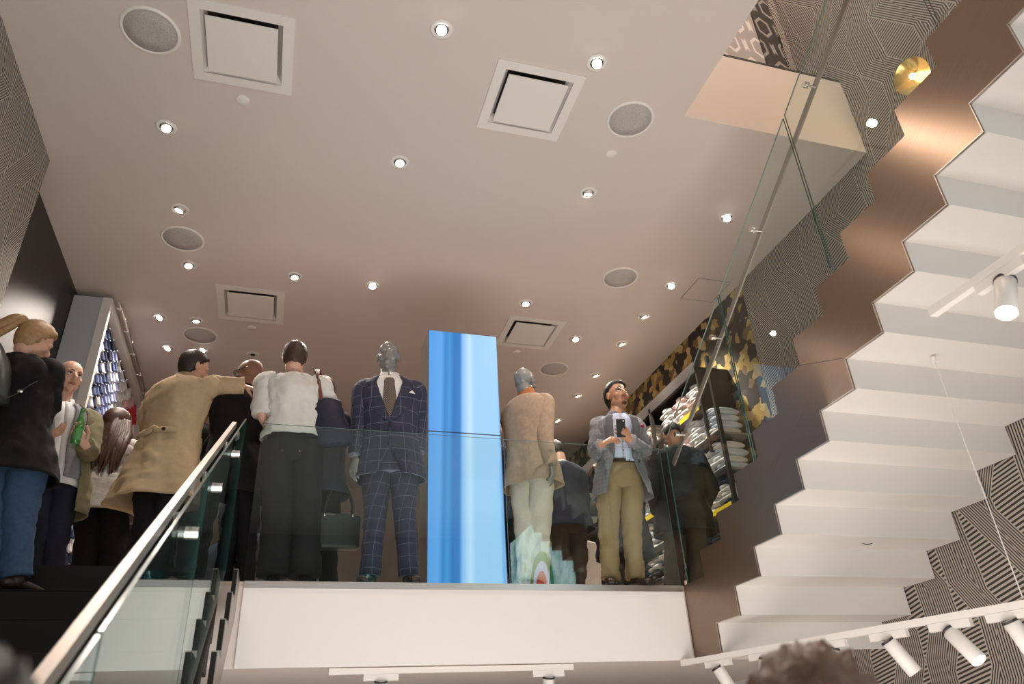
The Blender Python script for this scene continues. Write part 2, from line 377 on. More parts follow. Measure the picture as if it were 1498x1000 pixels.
bm = B(); a_, b_ = LO(6), U(5); prism_x(bm, [(a_[0], a_[1]+.185), (b_[0], b_[1]), (b_[0], b_[1]+.003), (a_[0], a_[1]+.188)], 2.8902, 2.8912); obj('seam', bm, M_dark, st)
bal = empty('glass_balustrade', (2.9, 4.9, ZF), 'sloping frameless glass balustrade with bar handrail on the right staircase', 'balustrade', 'glass guards')
gt = lambda y: 2.237+.642*(5.03-y)
def sawz(y):
    for k in range(NK+1):
        if y > U(k)[0]: return U(k)[1]
    return U(NK)[1]
def glass_panel(y0, y1, parent):           # y0 > y1
    bm = B(); pts = [(y0, gt(y0)), (y1, gt(y1))]
    low = [(y0, sawz(y0-1e-4))]
    for k in range(NK):
        yk = U(k)[0]
        if y1 < yk < y0: low += [(yk, U(k)[1]), (yk, U(k+1)[1])]
    low.append((y1, low[-1][1]))
    prism_x(bm, low+pts[::-1], 2.903, 2.913, 0, 1)
    return obj('glass_panel', bm, [M_glass, M_edge, M_edge2], parent)
for y0, y1 in ((5.06, 3.965), (3.945, 2.86), (2.84, 1.73), (1.71, .62)): glass_panel(y0, y1, bal)
bm = B(); p0, p1 = V((2.985, 5.12, 2.05)), V((2.985, .9, 4.78)); d = (p1-p0).normalized(); nrm = V((0, -d.z, d.y))*-1
q = [p0+nrm*.022, p0-nrm*.022, p1-nrm*.022, p1+nrm*.022]
prism_x(bm, [(v.y, v.z) for v in q], 2.979, 2.991); obj('handrail', bm, M_steelw, bal)
for yb in (4.86, 4.13, 3.42, 2.6, 1.8):
    c = p0+d*((5.12-yb)/-d.y); bm = B(); cyl(bm, (2.90, c.y, c.z-.02), (2.979, c.y, c.z-.02), .008, n=12); cyl(bm, (2.889, c.y, c.z-.02), (2.902, c.y, c.z-.02), .02, n=16); cyl(bm, (2.914, c.y, c.z-.02), (2.924, c.y, c.z-.02), .02, n=16)
    obj('bracket', bm, M_chrome, bal)

# ------------------------------------------------------------------ glass guard on the mezzanine edge
def edge_panel(x0, x1, label):
    bm = B(); v = box(bm, (x0, YE+.001, ZF), (x1, YE+.013, 2.166))
    for f in bm.faces:
        if abs(f.calc_center_median().y-(YE+.007)) < .004: f.material_index = 2 if f.calc_center_median().z > 2.1 else 1
    o = obj('glass_guard', bm, [M_glass, M_edge, M_edge2]); tag(o, label, 'balustrade', 'glass guards')
edge_panel(-.215, 1.527, 'left long clear glass panel standing on the mezzanine edge before the suited mannequin')
edge_panel(1.547, 2.87, 'right clear glass panel standing on the mezzanine edge before the man with the phone')

# ------------------------------------------------------------------ left staircase
RUN, RISE = .293, .1895
LT = lambda k: (4.78-RUN*k, ZF-RISE*k)
st2 = empty('staircase', (-1.2, 4.78, ZF-.2), 'black stone steps climbing to the mezzanine at left', 'staircase')
for k in range(1, 13):
    y, z = LT(k); bm = B(); box(bm, (-1.99, y, max(z-.4, ZL)), (-.335, y+RUN if k > 1 else 4.78, z)); box(bm, (-2.0, y-.012, z-.004), (-.335, y, z), 0)
    obj('step', bm, M_black, st2)
bm = B(); box(bm, (-1.99, 4.768, ZF-.18), (-.335, 4.7795, ZF+.002)); box(bm, (-1.99, 4.78, ZF-.4), (-.335, 4.9, ZF-.03)); obj('landing_nosing', bm, M_black, st2)
bm = B()
for k in range(0, 13):
    y, z = LT(k); prism_x(bm, [(y, z+.0), (y, z-.42), (y+RUN, z-.42+RISE), (y+RUN, z)], -.262, -.235)
obj('side_plate', bm, M_steelw, st2)
for k in range(0, 9):
    y, z = LT(k); bm = B(); box(bm, (-.262, y-.020, z-.15), (-.238, y-.001, z-.008)); obj('tread_end', bm, M_black, st2)
gd = empty('glass_balustrade', (-.31, 4.8, ZF), 'sloping glass balustrade with flat metal handrail on the black left stairs', 'balustrade', 'glass guards')
XG = -.305
gtl = lambda y: 2.06-.570*(4.8-y); gbl = lambda y: ZF-.02-RISE/RUN*(4.78-y)
for y0, y1 in ((4.80, 3.07), (3.055, 1.63), (1.615, .8)):
    bm = B(); prism_x(bm, [(y0, gbl(y0)), (y1, gbl(y1)), (y1, gtl(y1)), (y0, gtl(y0))], XG-.010, XG, 0, 1); obj('glass_panel', bm, [M_glass, M_edge, M_edge2], gd)
bm = B(); hz = lambda y: 1.985+.576*(y-4.8)
prism_x(bm, [(4.86, hz(4.86)), (.8, hz(.8)), (.8, hz(.8)+.04), (4.86, hz(4.86)+.04)], -.395, -.368); obj('handrail', bm, M_steelw, gd)
for px, py in ((274, 822), (314, 738), (342, 685), (361, 650)):
    c = atX(px, py, XG); y = c.y; z = hz(y)-.07
    if y < .5 or y > 4.75: continue
    bm = B(); cyl(bm, (XG+.02, y, z), (-.365, y, z), .009, n=12); cyl(bm, (-.365, y, z), (-.365, y, z+.07), .009, n=12); cyl(bm, (XG, y, z), (XG+.022, y, z), .022, n=18); cyl(bm, (XG-.024, y, z), (XG-.012, y, z), .022, n=18)
    obj('bracket', bm, M_chrome, gd)

# ------------------------------------------------------------------ ceiling fittings
lname = ['left-hand downlight nearest the camera, between the big round speaker and the dark wall', 'downlight just in front of the round speaker of the left row', 'downlight just behind the middle speaker of the left row',
 'outer left downlight of the pair in front of the farthest left speaker', 'inner downlight of the pair in front of the farthest left speaker', 'outermost downlight near the white wall display at far left', 'downlight above the camel coat man\'s head',
 'dimmer downlight right of the far left vent, above the woman in white', 'bright downlight above the suited mannequin', 'lone downlight in the middle of the ceiling', 'bright downlight at the top centre, nearest the camera',
 'bright downlight beside the large right-hand air vent', 'downlight in the middle right of the ceiling behind the large round speaker', 'bright downlight nearest the glass of the right staircase', 'bright downlight between a round speaker and the staircase glass', 'downlight in front of the far right air vent',
 'third downlight in the row along the right wall counted from the stairs', 'downlight right of the far right air vent', 'fourth downlight in the row along the right wall', 'fifth downlight in the row along the right wall', 'sixth downlight in the row, left of the phone man\'s head', 'farthest downlight in the row along the right wall']
for li, (((x, y), (tx, ty)), lab) in enumerate(zip(LIGHTS, lname)):
    e = empty('downlight', (x, y, ZC), lab, 'ceiling light', 'recessed ceiling downlights')
    bm = B(); lathe(bm, (x, y, ZC), [(.046, 0), (.046, -.003), (.052, -.008), (.070, -.006), (.076, -.0015), (.076, -.0002)]); obj('trim_ring', bm, M_whitem, e, True)
    bm = B(); lathe(bm, (x, y, ZC), [(.0475, .001), (.0475, .075), (0, .075)]); obj('housing', bm, M_dark, e, True)
    d = V((tx, ty, -2.2)).normalized(); c = V((x, y, ZC-.006))
    bm = B(); lathe(bm, c, [(.030, -.05), (.036, -.045), (.037, .012), (.033, .014), (.033, .008)], 24, d); h = obj('lamp_head', bm, M_whitem, e, True)
    bm = B(); lathe(bm, c, [(.0325, .006), (.0325, .0105), (0, .012)], 24, d); obj('lens', bm, M_lens, h)
    lamp('bulb', 'SPOT', c+d*.03, c+d*2, 60 if li in (9, 10, 11) else 230 if li > 15 or li == 14 else 135, (1, .80, .62) if li in (9, 10, 11) else (1, .87, .76), .03, 120 if li in (9, 10, 11) else 84, .9, e)
vl = ['large square air vent at upper left beside the big round speaker', 'large square air vent at upper right beside a bright downlight', 'small-looking square air vent above the crowd at left', 'square air vent above the beige mannequin']
for (x, y), lab in zip(VENTS, vl):
    e = empty('air_vent', (x, y, ZC), lab, 'air vent', 'square ceiling air vents')
    bm = B(); F = VH+.06
    for a, b in (((-F, -F), (F, -VH+.01)), ((-F, VH-.01), (F, F)), ((-F, -VH+.01), (-VH+.01, VH-.01)), ((VH-.01, -VH+.01), (F, VH-.01))):
        box(bm, (x+a[0], y+a[1], ZC-.010), (x+b[0], y+b[1], ZC-.0005))
    for s in (-1, 1):
        for hor in (0, 1):
            i, o = VH-.045, VH-.004
            q = [(-i, s*i, .055), (i, s*i, .055), (o, s*o, -.004), (-o, s*o, -.004)]
            if hor: q = [(b, a, c) for a, b, c in q]
            bm.faces.new([bm.verts.new((x+a, y+b, ZC+c)) for a, b, c in q])
    obj('flange', bm, M_whitem, e)
    bm = B(); box(bm, (x-VH+.01, y-VH+.01, ZC+.058), (x+VH-.01, y+VH-.01, ZC+.066)); obj('throat', bm, M_dark, e)
    bm = B(); P = .222; box(bm, (x-P, y-P, ZC-.022), (x+P, y+P, ZC-.012), 0, .003); obj('face_panel', bm, M_whitem, e)
    bm = B()
    for sx in (-1, 1):
        for sy in (-1, 1): cyl(bm, (x+sx*.16, y+sy*.16, ZC-.012), (x+sx*.16, y+sy*.16, ZC+.058), .005, n=8)
    obj('hanger', bm, M_chrome, e)
g = NG('speaker_grille', .8); g.xyz(); v = g.node('ShaderNodeTexVoronoi'); v.inputs['Scale'].default_value = 260; g.lk(g.tc.outputs['Object'], v.inputs['Vector'])
M_grille = g.color(g.mix(g.M('LESS_THAN', v.outputs['Distance'], .32), (.50, .47, .45), (.17, .16, .155)))
sl = ['largest round ceiling speaker, at the upper left corner of the ceiling', 'round ceiling speaker between two downlights of the left row', 'farthest round speaker at left, above the camel coat man', 'round ceiling speaker nearest the stair opening', 'round ceiling speaker between the far right vent and the stair glass', 'farthest round speaker at right, above the beige mannequin']
for (x, y), lab in zip([(-1.134, 3.64), (-1.117, 5.86), (-1.074, 7.592), (2.214, 3.602), (2.998, 5.585), (2.991, 7.6)], sl):
    e = empty('ceiling_speaker', (x, y, ZC), lab, 'speaker', 'round ceiling speakers')
    bm = B(); lathe(bm, (x, y, ZC), [(.160, -.001), (.160, -.008), (.168, -.012), (.180, -.009), (.184, -.001)], 48); obj('rim', bm, M_whitem, e, True)
    bm = B(); lathe(bm, (x, y, ZC), [(.161, -.001), (.160, -.006), (.08, -.008), (0, -.0085)], 48); obj('grille', bm, M_grille, e, True)
for (x, y), lab in zip([(-.581, 4.091), (2.216, 3.976), (-.544, 7.305), (2.425, 7.269)], ['small round ceiling cover just behind the large upper left vent', 'small round ceiling cover beside the speaker near the stair opening', 'small round ceiling cover behind the far left vent', 'small round ceiling cover behind the far right vent']):
    bm = B(); lathe(bm, (x, y, ZC), [(.047, -.0005), (.047, -.006), (.043, -.009), (0, -.0095)], 28); tag(obj('sprinkler_cover', bm, M_whitem, None, True), lab, 'sprinkler', 'small round ceiling covers')
x, y = -.533, 7.925
e = empty('smoke_detector', (x, y, ZC), 'small round detector with dark centre on the ceiling above the bald man in black', 'detector')
bm = B(); lathe(bm, (x, y, ZC), [(.075, -.001), (.072, -.008), (.045, -.012), (.040, -.006), (.028, -.008), (.028, -.001)], 32); obj('rim', bm, M_whitem, e, True)
bm = B(); lathe(bm, (x, y, ZC), [(.027, -.001), (.022, -.016), (0, -.018)], 24); obj('sensor', bm, M_dark, e, True)
# access hatch: hairline frame
e = empty('access_hatch', (3.98, 5.62, ZC), 'flush square access hatch outlined in the ceiling near the staircase glass', 'hatch')
bm = B(); box(bm, (3.80, 5.42, ZC-.002), (4.16, 5.80, ZC-.0005)); obj('panel', bm, M_ceil, e)
bm = B()
for a, b in (((3.793, 5.413), (3.80, 5.807)), ((4.16, 5.413), (4.167, 5.807)), ((3.80, 5.413), (4.16, 5.42)), ((3.80, 5.80), (4.16, 5.807))): box(bm, (*a, ZC-.0015), (*b, ZC-.0002))
obj('joint', bm, mat('hatch_joint', (.22, .19, .17), .8), e)

# ------------------------------------------------------------------ blue display column
cx0, cx1, cy0, cy1, ct = 1.022, 1.612, 5.40, 5.74, 3.245
e = empty('display_column', (1.317, 5.5, ZF), 'tall square column faced with two glowing blue screens standing between the mannequins', 'screen column')
bm = B(); box(bm, (cx0-.008, cy0+.012, ZF), (cx1+.008, cy1, ct+.008)); obj('casing', bm, mat('column_casing', (.17, .15, .14), .25, .3), e)
g = NG('blue_screen', .3); o = g.xyz()
u = g.M('DIVIDE', g.M('SUBTRACT', g.M('ADD', o['X'], g.M('MULTIPLY', o['Z'], -.018)), -.295), .59)
r = g.node('ShaderNodeValToRGB'); g.lk(u, r.inputs[0]); el = r.color_ramp.elements
el[0].position = 0; el[0].color = (.10, .36, .82, 1); el[1].position = 1; el[1].color = (.32, .62, .98, 1)
for p_, c in ((.12, (.12, .40, .86)), (.18, (.035, .24, .62)), (.24, (.06, .32, .74)), (.30, (.03, .19, .53)), (.39, (.035, .22, .60)), (.43, (.26, .55, .95)), (.53, (.55, .80, 1)), (.60, (.36, .66, .98)), (.93, (.36, .66, .98)), (.97, (.16, .42, .88))):
    k_ = el.new(p_); k_.color = (*c, 1)
g.b.inputs['Base Color'].default_value = (.01, .01, .015, 1); g.lk(r.outputs[0], g.b.inputs['Emission Color']); g.b.inputs['Emission Strength'].default_value = 1.0
for z0, z1, lab in ((ZF+.01, 2.315, 'lower blue screen'), (2.33, ct, 'upper blue screen')):
    bm = B(); box(bm, (cx0, cy0, z0), (cx1, cy0+.012, z1)); o_ = obj('screen', bm, g.m, e); o_['label'] = lab
# ------------------------------------------------------------------ track lighting
def track(p0, p1, label, heads, stems=()):
    p0, p1 = V(p0), V(p1); e = empty('lighting_track', (p0+p1)/2, label, 'track light rail', 'white lighting tracks')
    d = (p1-p0).normalized(); side = d.cross(V((0, 0, 1))).normalized()
    def bar(bm, a, b, w, h0, h1):
        v = [bm.verts.new(q) for q in (a-side*w+V((0, 0, h0)), a+side*w+V((0, 0, h0)), a+side*w+V((0, 0, h1)), a-side*w+V((0, 0, h1)), b-side*w+V((0, 0, h0)), b+side*w+V((0, 0, h0)), b+side*w+V((0, 0, h1)), b-side*w+V((0, 0, h1)))]
        for f in ((0, 1, 2, 3), (7, 6, 5, 4), (0, 4, 5, 1), (1, 5, 6, 2), (2, 6, 7, 3), (3, 7, 4, 0)): bm.faces.new([v[i] for i in f])
    bm = B(); bar(bm, p0, p1, .018, -.018, .018); obj('rail', bm, M_whitem, e)
    bm = B(); bar(bm, p0-d*.004, p0+d*.06, .0195, -.0195, .0195); obj('end_cap', bm, M_whitem, e)
    for c0, c1 in stems:
        bm = B(); cyl(bm, c0, c1, .0025, n=8); cyl(bm, V(c1)-V((0, 0, .03)), c1, .012, n=12); obj('suspension_cable', bm, M_whitem, e)
    for (t, aim, lit, lab) in heads:
        c = p0+d*t; h = empty('track_spotlight', c, lab, 'spotlight', 'white cylinder spotlights on the tracks')
        bm = B(); bar(bm, c-d*.11, c+d*.11, .017, -.058, -.019); obj('adapter', bm, M_whitem, h)
        a = V(aim).normalized(); top = c+V((0, 0, -.085))
        bm = B(); cyl(bm, c+V((0, 0, -.058)), top+V((0, 0, -.015)), .011, n=12); ell(bm, top+a*.0, (.03, .03, .02)); obj('swivel', bm, M_dark, h)
        q = top-a*.03
        bm = B(); lathe(bm, q, [(0, 0), (.034, 0), (.039, .006), (.040, .195), (.037, .197), (.036, .175)], 32, a); b = obj('barrel', bm, M_whitem, h, True)
        bm = B(); lathe(bm, q, [(.0365, .172), (.036, .176), (0, .178)], 32, a); obj('lens', bm, M_lens if lit else M_dark, b)
        bm = B(); lathe(bm, q, [(.041, -.001), (.041, .012), (.036, .012)], 32, a); obj('rear_ring', bm, M_dark, b, True)
        lamp('bulb', 'SPOT', q+a*.2, q+a*2, 14 if lit else 8, (1, .9, .78), .03, 60, .6, h)
track((2.79, 5.10, .555), (3.62, 2.15, .535), 'long white lighting track hung under the staircase at lower right',
      [(t, a, l, s) for t, a, l, s in ((.33, (.45, -.2, -1), 0, 'leftmost white spotlight under the lower right track, near the slab edge'), (.72, (-.3, .1, -1), 0, 'white spotlight on the lower right track left of the brown-haired head'),
       (1.22, (-.2, .1, -1), 0, 'white spotlight hidden behind the brown-haired head on the lower right track'), (1.60, (.5, -.25, -1), 0, 'white spotlight tilted right, just right of the brown-haired head'),
       (1.95, (.05, -.75, -1), 1, 'lit spotlight facing the camera on the lower right track'), (2.25, (.35, -.1, -1), 0, 'rightmost spotlight on the lower right track, black behind'))],
      [((3.36, 2.8, .56), (3.36, 2.8, 1.845))])
track((2.6, 2.09, 1.607), (2.6, .9, 1.607), 'short white lighting track in front of the stair underside at upper right',
      [(.34, (-.55, -.1, -1), 1, 'lit white spotlight aiming down left on the upper right track'), (.68, (.5, -.35, -1), 1, 'white spotlight at the right frame edge on the upper right track')])
track((.36, 5.16, .552), (1.98, 5.16, .552), 'white lighting track along the underside of the mezzanine at bottom centre',
      [(.32, (0, .3, -1), 0, 'left spotlight on the bottom centre track'), (1.44, (0, .3, -1), 0, 'right spotlight on the bottom centre track, on a black stem')])
bm = B(); c = atZ(1268, 793, .952); 
for i in range(8):
    pass
limb(bm, [c+V((-.03, 0, -.006)), c+V((0, .004, -.010)), c+V((.035, .002, -.004))], [.002, .003, .002], 8, 3)
tag(obj('wire_end', bm, M_dark), 'short dark wire end poking from the white underside of a low step', 'wire')
# brass wall lamp by the stairs
c = V((4.15, 2.80, 4.33)); e = empty('wall_lamp', (4.27, 2.80, 4.33), 'round polished brass dish wall lamp on the zigzag wall above the stairs', 'wall lamp')
M_brass = mat('polished_brass', (.78, .56, .22), .16, 1)
ax_ = V((-.92, -.12, -.35)).normalized()
bm = B(); lathe(bm, c+V((.06, 0, 0)), [(.012, -.02), (.03, 0), (.10, .02), (.135, .045), (.14, .055), (.134, .052), (.098, .026), (.03, .006), (.0, .004)], 48, ax_); obj('dish', bm, M_brass, e, True)
bm = B(); cyl(bm, c+V((.05, 0, 0)), (4.27, 2.80, 4.33), .014); obj('arm', bm, M_brass, e)
bm = B(); ell(bm, c+V((.06, 0, 0))+ax_*.04, (.024, .024, .024)); obj('bulb', bm, mat('warm_bulb', (1, .9, .7), .4, emit=(1, .72, .38), estr=9), e, True)
lamp('bulb_light', 'POINT', c+V((.06, 0, 0))+ax_*.10, (0, 0, 0), 6, (1, .66, .34), .03, parent=e)

# ------------------------------------------------------------------ right wall rack with folded shirts
SX = 3.9; SHZ = [3.025, 2.66, 2.305, 1.955, 1.60, 1.25]
e = empty('shirt_rack', (4.1, 7.5, ZF), 'dark metal rack of shelves full of folded shirts along the right wall', 'shelving')
M_rack = mat('rack_metal', (.035, .03, .028), .4)
for y in (5.71, 7.0, 8.3, 9.6, 10.9):
    bm = B(); box(bm, (SX-.02, y-.018, ZF), (SX+.016, y+.018, 3.46)); obj('upright', bm, M_rack, e)
bm = B(); box(bm, (SX-.02, 5.94, 3.40), (SX+.02, 10.9, 3.52)); box(bm, (SX+.02, 5.94, 3.44), (XR-.005, 10.9, 3.46)); obj('top_panel', bm, M_rack, e)
bm = B(); box(bm, (SX-.01, 5.93, 2.53), (XR-.005, 5.955, 3.46)); obj('end_panel', bm, mat('dark_end_panel', (.045, .035, .03), .3), e)
bm = B(); box(bm, (4.25, 5.96, ZF), (4.265, 10.9, 3.46)); obj('back_panel', bm, mat('rack_back', (.12, .10, .09), .6), e)
for i, z in enumerate(SHZ):
    bm = B(); box(bm, (SX, 5.97 if z > 2.7 else 5.73, z-.016), (4.245, 10.9, z)); obj('shelf', bm, mat('shelf_top', (.30, .27, .25), .4), e)
    bm = B(); box(bm, (SX-.012, 5.97 if z > 2.7 else 5.73, z-.022), (SX, 10.9, z+.012)); obj('shelf_edge', bm, M_rack, e)
M_yel = mat('yellow_strip', (.80, .62, .02), .5)
for a, b, z in ((5.76, 6.25, SHZ[3]), (7.05, 7.5, SHZ[2]), (6.0, 6.4, SHZ[0])):
    bm = B(); box(bm, (SX-.016, a, z-.02), (SX-.012, b, z+.03)); o_ = obj('shelf_label_strip', bm, M_yel, e); o_['label'] = 'yellow shelf strip'
def shirt_mesh(name, m, mc):
    bm = B(); limb(bm, [(0, -.135, 0), (0, -.13, .0), (0, 0, .001), (0, .13, 0), (0, .135, 0)], [.055, .135, .14, .135, .055], 20, 3, fold=.006, seed=random.random()*9, wide=(1, 0, 0), flat=.26)
    for v in bm.verts: v.co.z = max(-.035, min(.035, v.co.z)); 
    for v in bm.verts:
        if v.co.x < -.05: v.co.z += .008*noise.noise(v.co*14)
    bm2 = bm
    me = bpy.data.meshes.new(name); bmesh.ops.recalc_face_normals(bm, faces=bm.faces); bm.to_mesh(me); bm.free(); me.materials.append(m); me.polygons.foreach_set('use_smooth', [True]*len(me.polygons))
    bm = B()                                            # collar at the aisle end
    pts = [V((-.128+.05*(1-cos(t))*.5, .058*sin(t), .030+.014*cos(t/2))) for t in [pi*(-1+2*i/12) for i in range(13)]]
    pts = [V((-.092-.045*cos(t), .066*sin(t), .036)) for t in [pi*(-.85+1.7*i/10) for i in range(11)]]
    limb(bm, pts, [.015]*11, 8, 2, wide=(0, 0, 1), flat=.45)
    mc_ = bpy.data.meshes.new('collar'); bmesh.ops.recalc_face_normals(bm, faces=bm.faces); bm.to_mesh(mc_); bm.free(); mc_.materials.append(mc); mc_.polygons.foreach_set('use_smooth', [True]*len(mc_.polygons))
    return me, mc_
SC = {'white': (.80, .77, .75), 'pale pink': (.80, .60, .58), 'pale blue': (.62, .69, .78), 'light grey': (.55, .55, .57), 'navy': (.035, .045, .09), 'cream': (.78, .72, .62), 'mid blue': (.25, .33, .46), 'charcoal': (.05, .05, .055)}
SM = {k: [shirt_mesh('folded_shirt', cloth('shirt_'+k.replace(' ', '_'), c, .1), cloth('collar_'+k.replace(' ', '_'), tuple(min(.85, q*1.12+.01) for q in c), .05)) for _ in range(2)] for k, c in SC.items()}
rows = [['white', 'cream', 'pale pink', 'white', 'white'], ['white', 'white', 'pale pink', 'pale blue', 'cream'], ['white', 'pale blue', 'white', 'white', 'pale blue'], ['navy', 'white', 'white', 'pale blue', 'white'],
        ['light grey', 'navy', 'charcoal', 'white', 'navy'], ['white', 'cream', 'light grey', 'white', 'pale blue']]
onm = ['top', 'second', 'third', 'fourth', 'fifth', 'lowest']
def put(me, mc, loc, rz, label, cat, group, s=1):
    o = bpy.data.objects.new('folded_shirt', me); COL.objects.link(o); o.location = loc; o.rotation_euler = (random.uniform(-.03, .03), 0, rz); o.scale = (s, s, 1); tag(o, label, cat, group)
    c = bpy.data.objects.new('collar', mc); COL.objects.link(c); c.parent = o
    return o
tot = 0; FIRST = ['first', 'second', 'third', 'fourth', 'fifth', 'sixth', 'seventh', 'eighth', 'ninth', 'tenth', 'eleventh', 'twelfth', 'thirteenth', 'fourteenth', 'fifteenth', 'sixteenth', 'seventeenth', 'eighteenth', 'nineteenth', 'twentieth', 'next to last', 'last', 'topmost', 'uppermost']
for i, z in enumerate(SHZ):
    y = 6.13 if i == 0 else 5.92
    col = 0
    while y < 10.6 and tot < 296:
        if any(abs(y-u) < .13 for u in (7.0, 8.3, 9.6)): y += .1; continue
        cname = rows[i][(col*7+i*3) % 5]; nst = 5 if y < 8.1 else 4
        if y < 8.1 or (9.2 < y < 10.4 and i in (0, 1, 2, 3)):
            for k in range(nst-1):
                c2 = cname if random.random() < .75 else random.choice(rows[i])
                me, mc = random.choice(SM[c2])
                put(me, mc, (SX+.155+random.uniform(-.015, .015), y+random.uniform(-.01, .01), z+.036+k*.072), random.uniform(-.08, .08), f'{c2} shirt, {FIRST[k]} up, {FIRST[col]} stack from stairs, {onm[i]} shelf of right rack', 'folded shirt', f'{c2} shirts on the {onm[i]} shelf'); tot += 1
        y += .295; col += 1
# white curved counter beyond the beige mannequin
bm = B(); lathe(bm, (3.05, 8.3, ZF), [(.0, 1.05), (.58, 1.05), (.60, 1.03), (.60, 0), (.0, 0)], 64); tag(obj('round_counter', bm, mat('counter_cream', (.72, .62, .54), .5), None, False), 'cream round counter standing beyond the dark jumper shopper', 'counter')

# ------------------------------------------------------------------ left white display of hanging shirts
e = empty('shirt_display', (-1.98, 8, ZF), 'tall white cabinet with a wall of small rolled shirts on its side', 'display cabinet')
bm = B(); box(bm, (-2.155, 6.9, ZF), (-1.90, 6.94, 4.13)); obj('end_board', bm, mat('cabinet_grey_white', (.50, .52, .55), .55), e)
bm = B(); box(bm, (-1.90, 6.89, ZF), (-1.82, 6.95, 4.13)); obj('front_post', bm, M_whitem, e)
bm = B(); box(bm, (-1.90, 6.95, 4.05), (-1.82, 9.4, 4.13)); box(bm, (-1.90, 9.34, ZF), (-1.82, 9.4, 4.05)); obj('top_rail', bm, M_whitem, e)
bm = B(); box(bm, (-1.99, 6.95, ZF), (-1.96, 9.34, 4.05)); obj('back_board', bm, mat('display_back', (.10, .095, .10), .7), e)
bm = B(); cyl(bm, (-1.76, 6.93, 4.12), (-1.76, 9.4, 4.12), .012, n=12)
for y in (7.05, 7.5, 8.0, 8.5, 9.0): cyl(bm, (-1.84, y, 4.11), (-1.76, y, 4.11), .008, n=8); cyl(bm, (-1.76, y, 4.09), (-1.76, y, 4.15), .014, n=10)
obj('hanging_rod', bm, M_chrome, e, True)
RC = {'dark navy': (.02, .025, .06), 'navy': (.05, .07, .16), 'lavender blue': (.28, .32, .56), 'white': (.78, .76, .76), 'pale pink': (.80, .50, .50), 'red': (.60, .06, .07)}
def roll_mesh(c, m):
    bm = B(); r = .034
    cyl(bm, (0, 0, .075), (0, 0, -.07), r*.62, r*.95, n=10); cyl(bm, (0, 0, -.07), (0, 0, -.085), r*.95, r*.6, n=10)
    for v in bm.verts: v.co.x += .02 if v.co.z < 0 else -.01
    me = bpy.data.meshes.new('rolled_shirt'); bm.to_mesh(me); bm.free(); me.materials.append(m); return me
RM = {k: roll_mesh(c, cloth('roll_'+k.replace(' ', '_'), c, .15)) for k, c in RC.items()}
bm = B(); box(bm, (-.028, -.004, .079), (.012, .004, .085)); ell(bm, (.018, 0, .08), (.013, .013, .013), n=8, k=6); cyl(bm, (-.05, .04, .07), (.02, .04, -.08), .004, n=6); me_hook = bpy.data.meshes.new('peg'); bm.to_mesh(me_hook); bm.free(); me_hook.materials.append(M_chrome)
NCOL, NROW = 20, 23; nind = 0; rest = B()
for i in range(NCOL):
    for j in range(NROW):
        y = 7.02+i*.116; z = 1.20+j*.124+(i % 2)*.05
        if z > 3.97: continue
        q = (y-7)/2.3 + random.uniform(-.14, .14)
        cn = 'dark navy' if q < .13 else 'navy' if q < .25 else 'lavender blue' if q < .45 else 'white' if q < .66 else 'pale pink' if q < .8 else 'red'
        if random.random() < .2: cn = 'white'
        if z < 1.9 and q < .6: cn = 'dark navy' if random.random() < .6 else 'navy'
        if nind >= 300:
            cyl(rest, (-1.875, y, z+.06), (-1.865, y, z-.06), .020, .030, n=8, mi=list(RC).index(cn)); continue
        nind += 1
        o = bpy.data.objects.new('rolled_shirt', RM[cn]); o.scale = (.85, .85, .76); COL.objects.link(o); o.location = (-1.885, y, z)
        tag(o, f'{cn} rolled shirt, {FIRST[i]} column from post, {FIRST[j]} row up, display wall', 'rolled shirt', f'{cn} rolled shirts on the display wall')
        h = bpy.data.objects.new('peg', me_hook); COL.objects.link(h); h.parent = o
o = obj('rolled_shirt_rows', rest, [RM[k].materials[0] for k in RC]); tag(o, 'farthest columns of rolled red and white shirts on the tall left display wall', 'rolled shirt', None, 'stuff')
# green exit sign over the entrance behind the viewer (it mirrors in the glass guards)
c = ray(537, 845); c = c*(15.3/c.y); c = V((c.x, -5.16, c.z))
e = empty('exit_sign', c, 'green and white running figure exit sign above the entrance, mirrored in the glass', 'exit sign')
bm = B(); box(bm, c+V((-.22, -.03, -.11)), c+V((.22, .03, .11)), 0, .006); obj('housing', bm, mat('exit_green', (.01, .10, .07), .4, emit=(.01, .14, .13), estr=1.6), e)
bm = B(); q = lambda x, z: c+V((x, .036, z))
ell(bm, q(.02, .065), (.018, .003, .018)); limb(bm, [q(.01, .045), q(.0, .01), q(-.01, -.015)], [.014]*3, 8, 2, flat=.4); limb(bm, [q(-.01, -.01), q(.02, -.035), q(.01, -.075)], [.010]*3, 8, 2, flat=.4); limb(bm, [q(-.01, -.01), q(-.03, -.05), q(-.065, -.06)], [.010]*3, 8, 2, flat=.4)
limb(bm, [q(.01, .04), q(.04, .02), q(.06, .03)], [.008]*3, 8, 2, flat=.4); limb(bm, [q(.0, .04), q(-.03, .03), q(-.045, .0)], [.008]*3, 8, 2, flat=.4)
obj('running_figure', bm, mat('exit_white', (.8, .9, .9), .4, emit=(.6, .9, .95), estr=4), e, True)
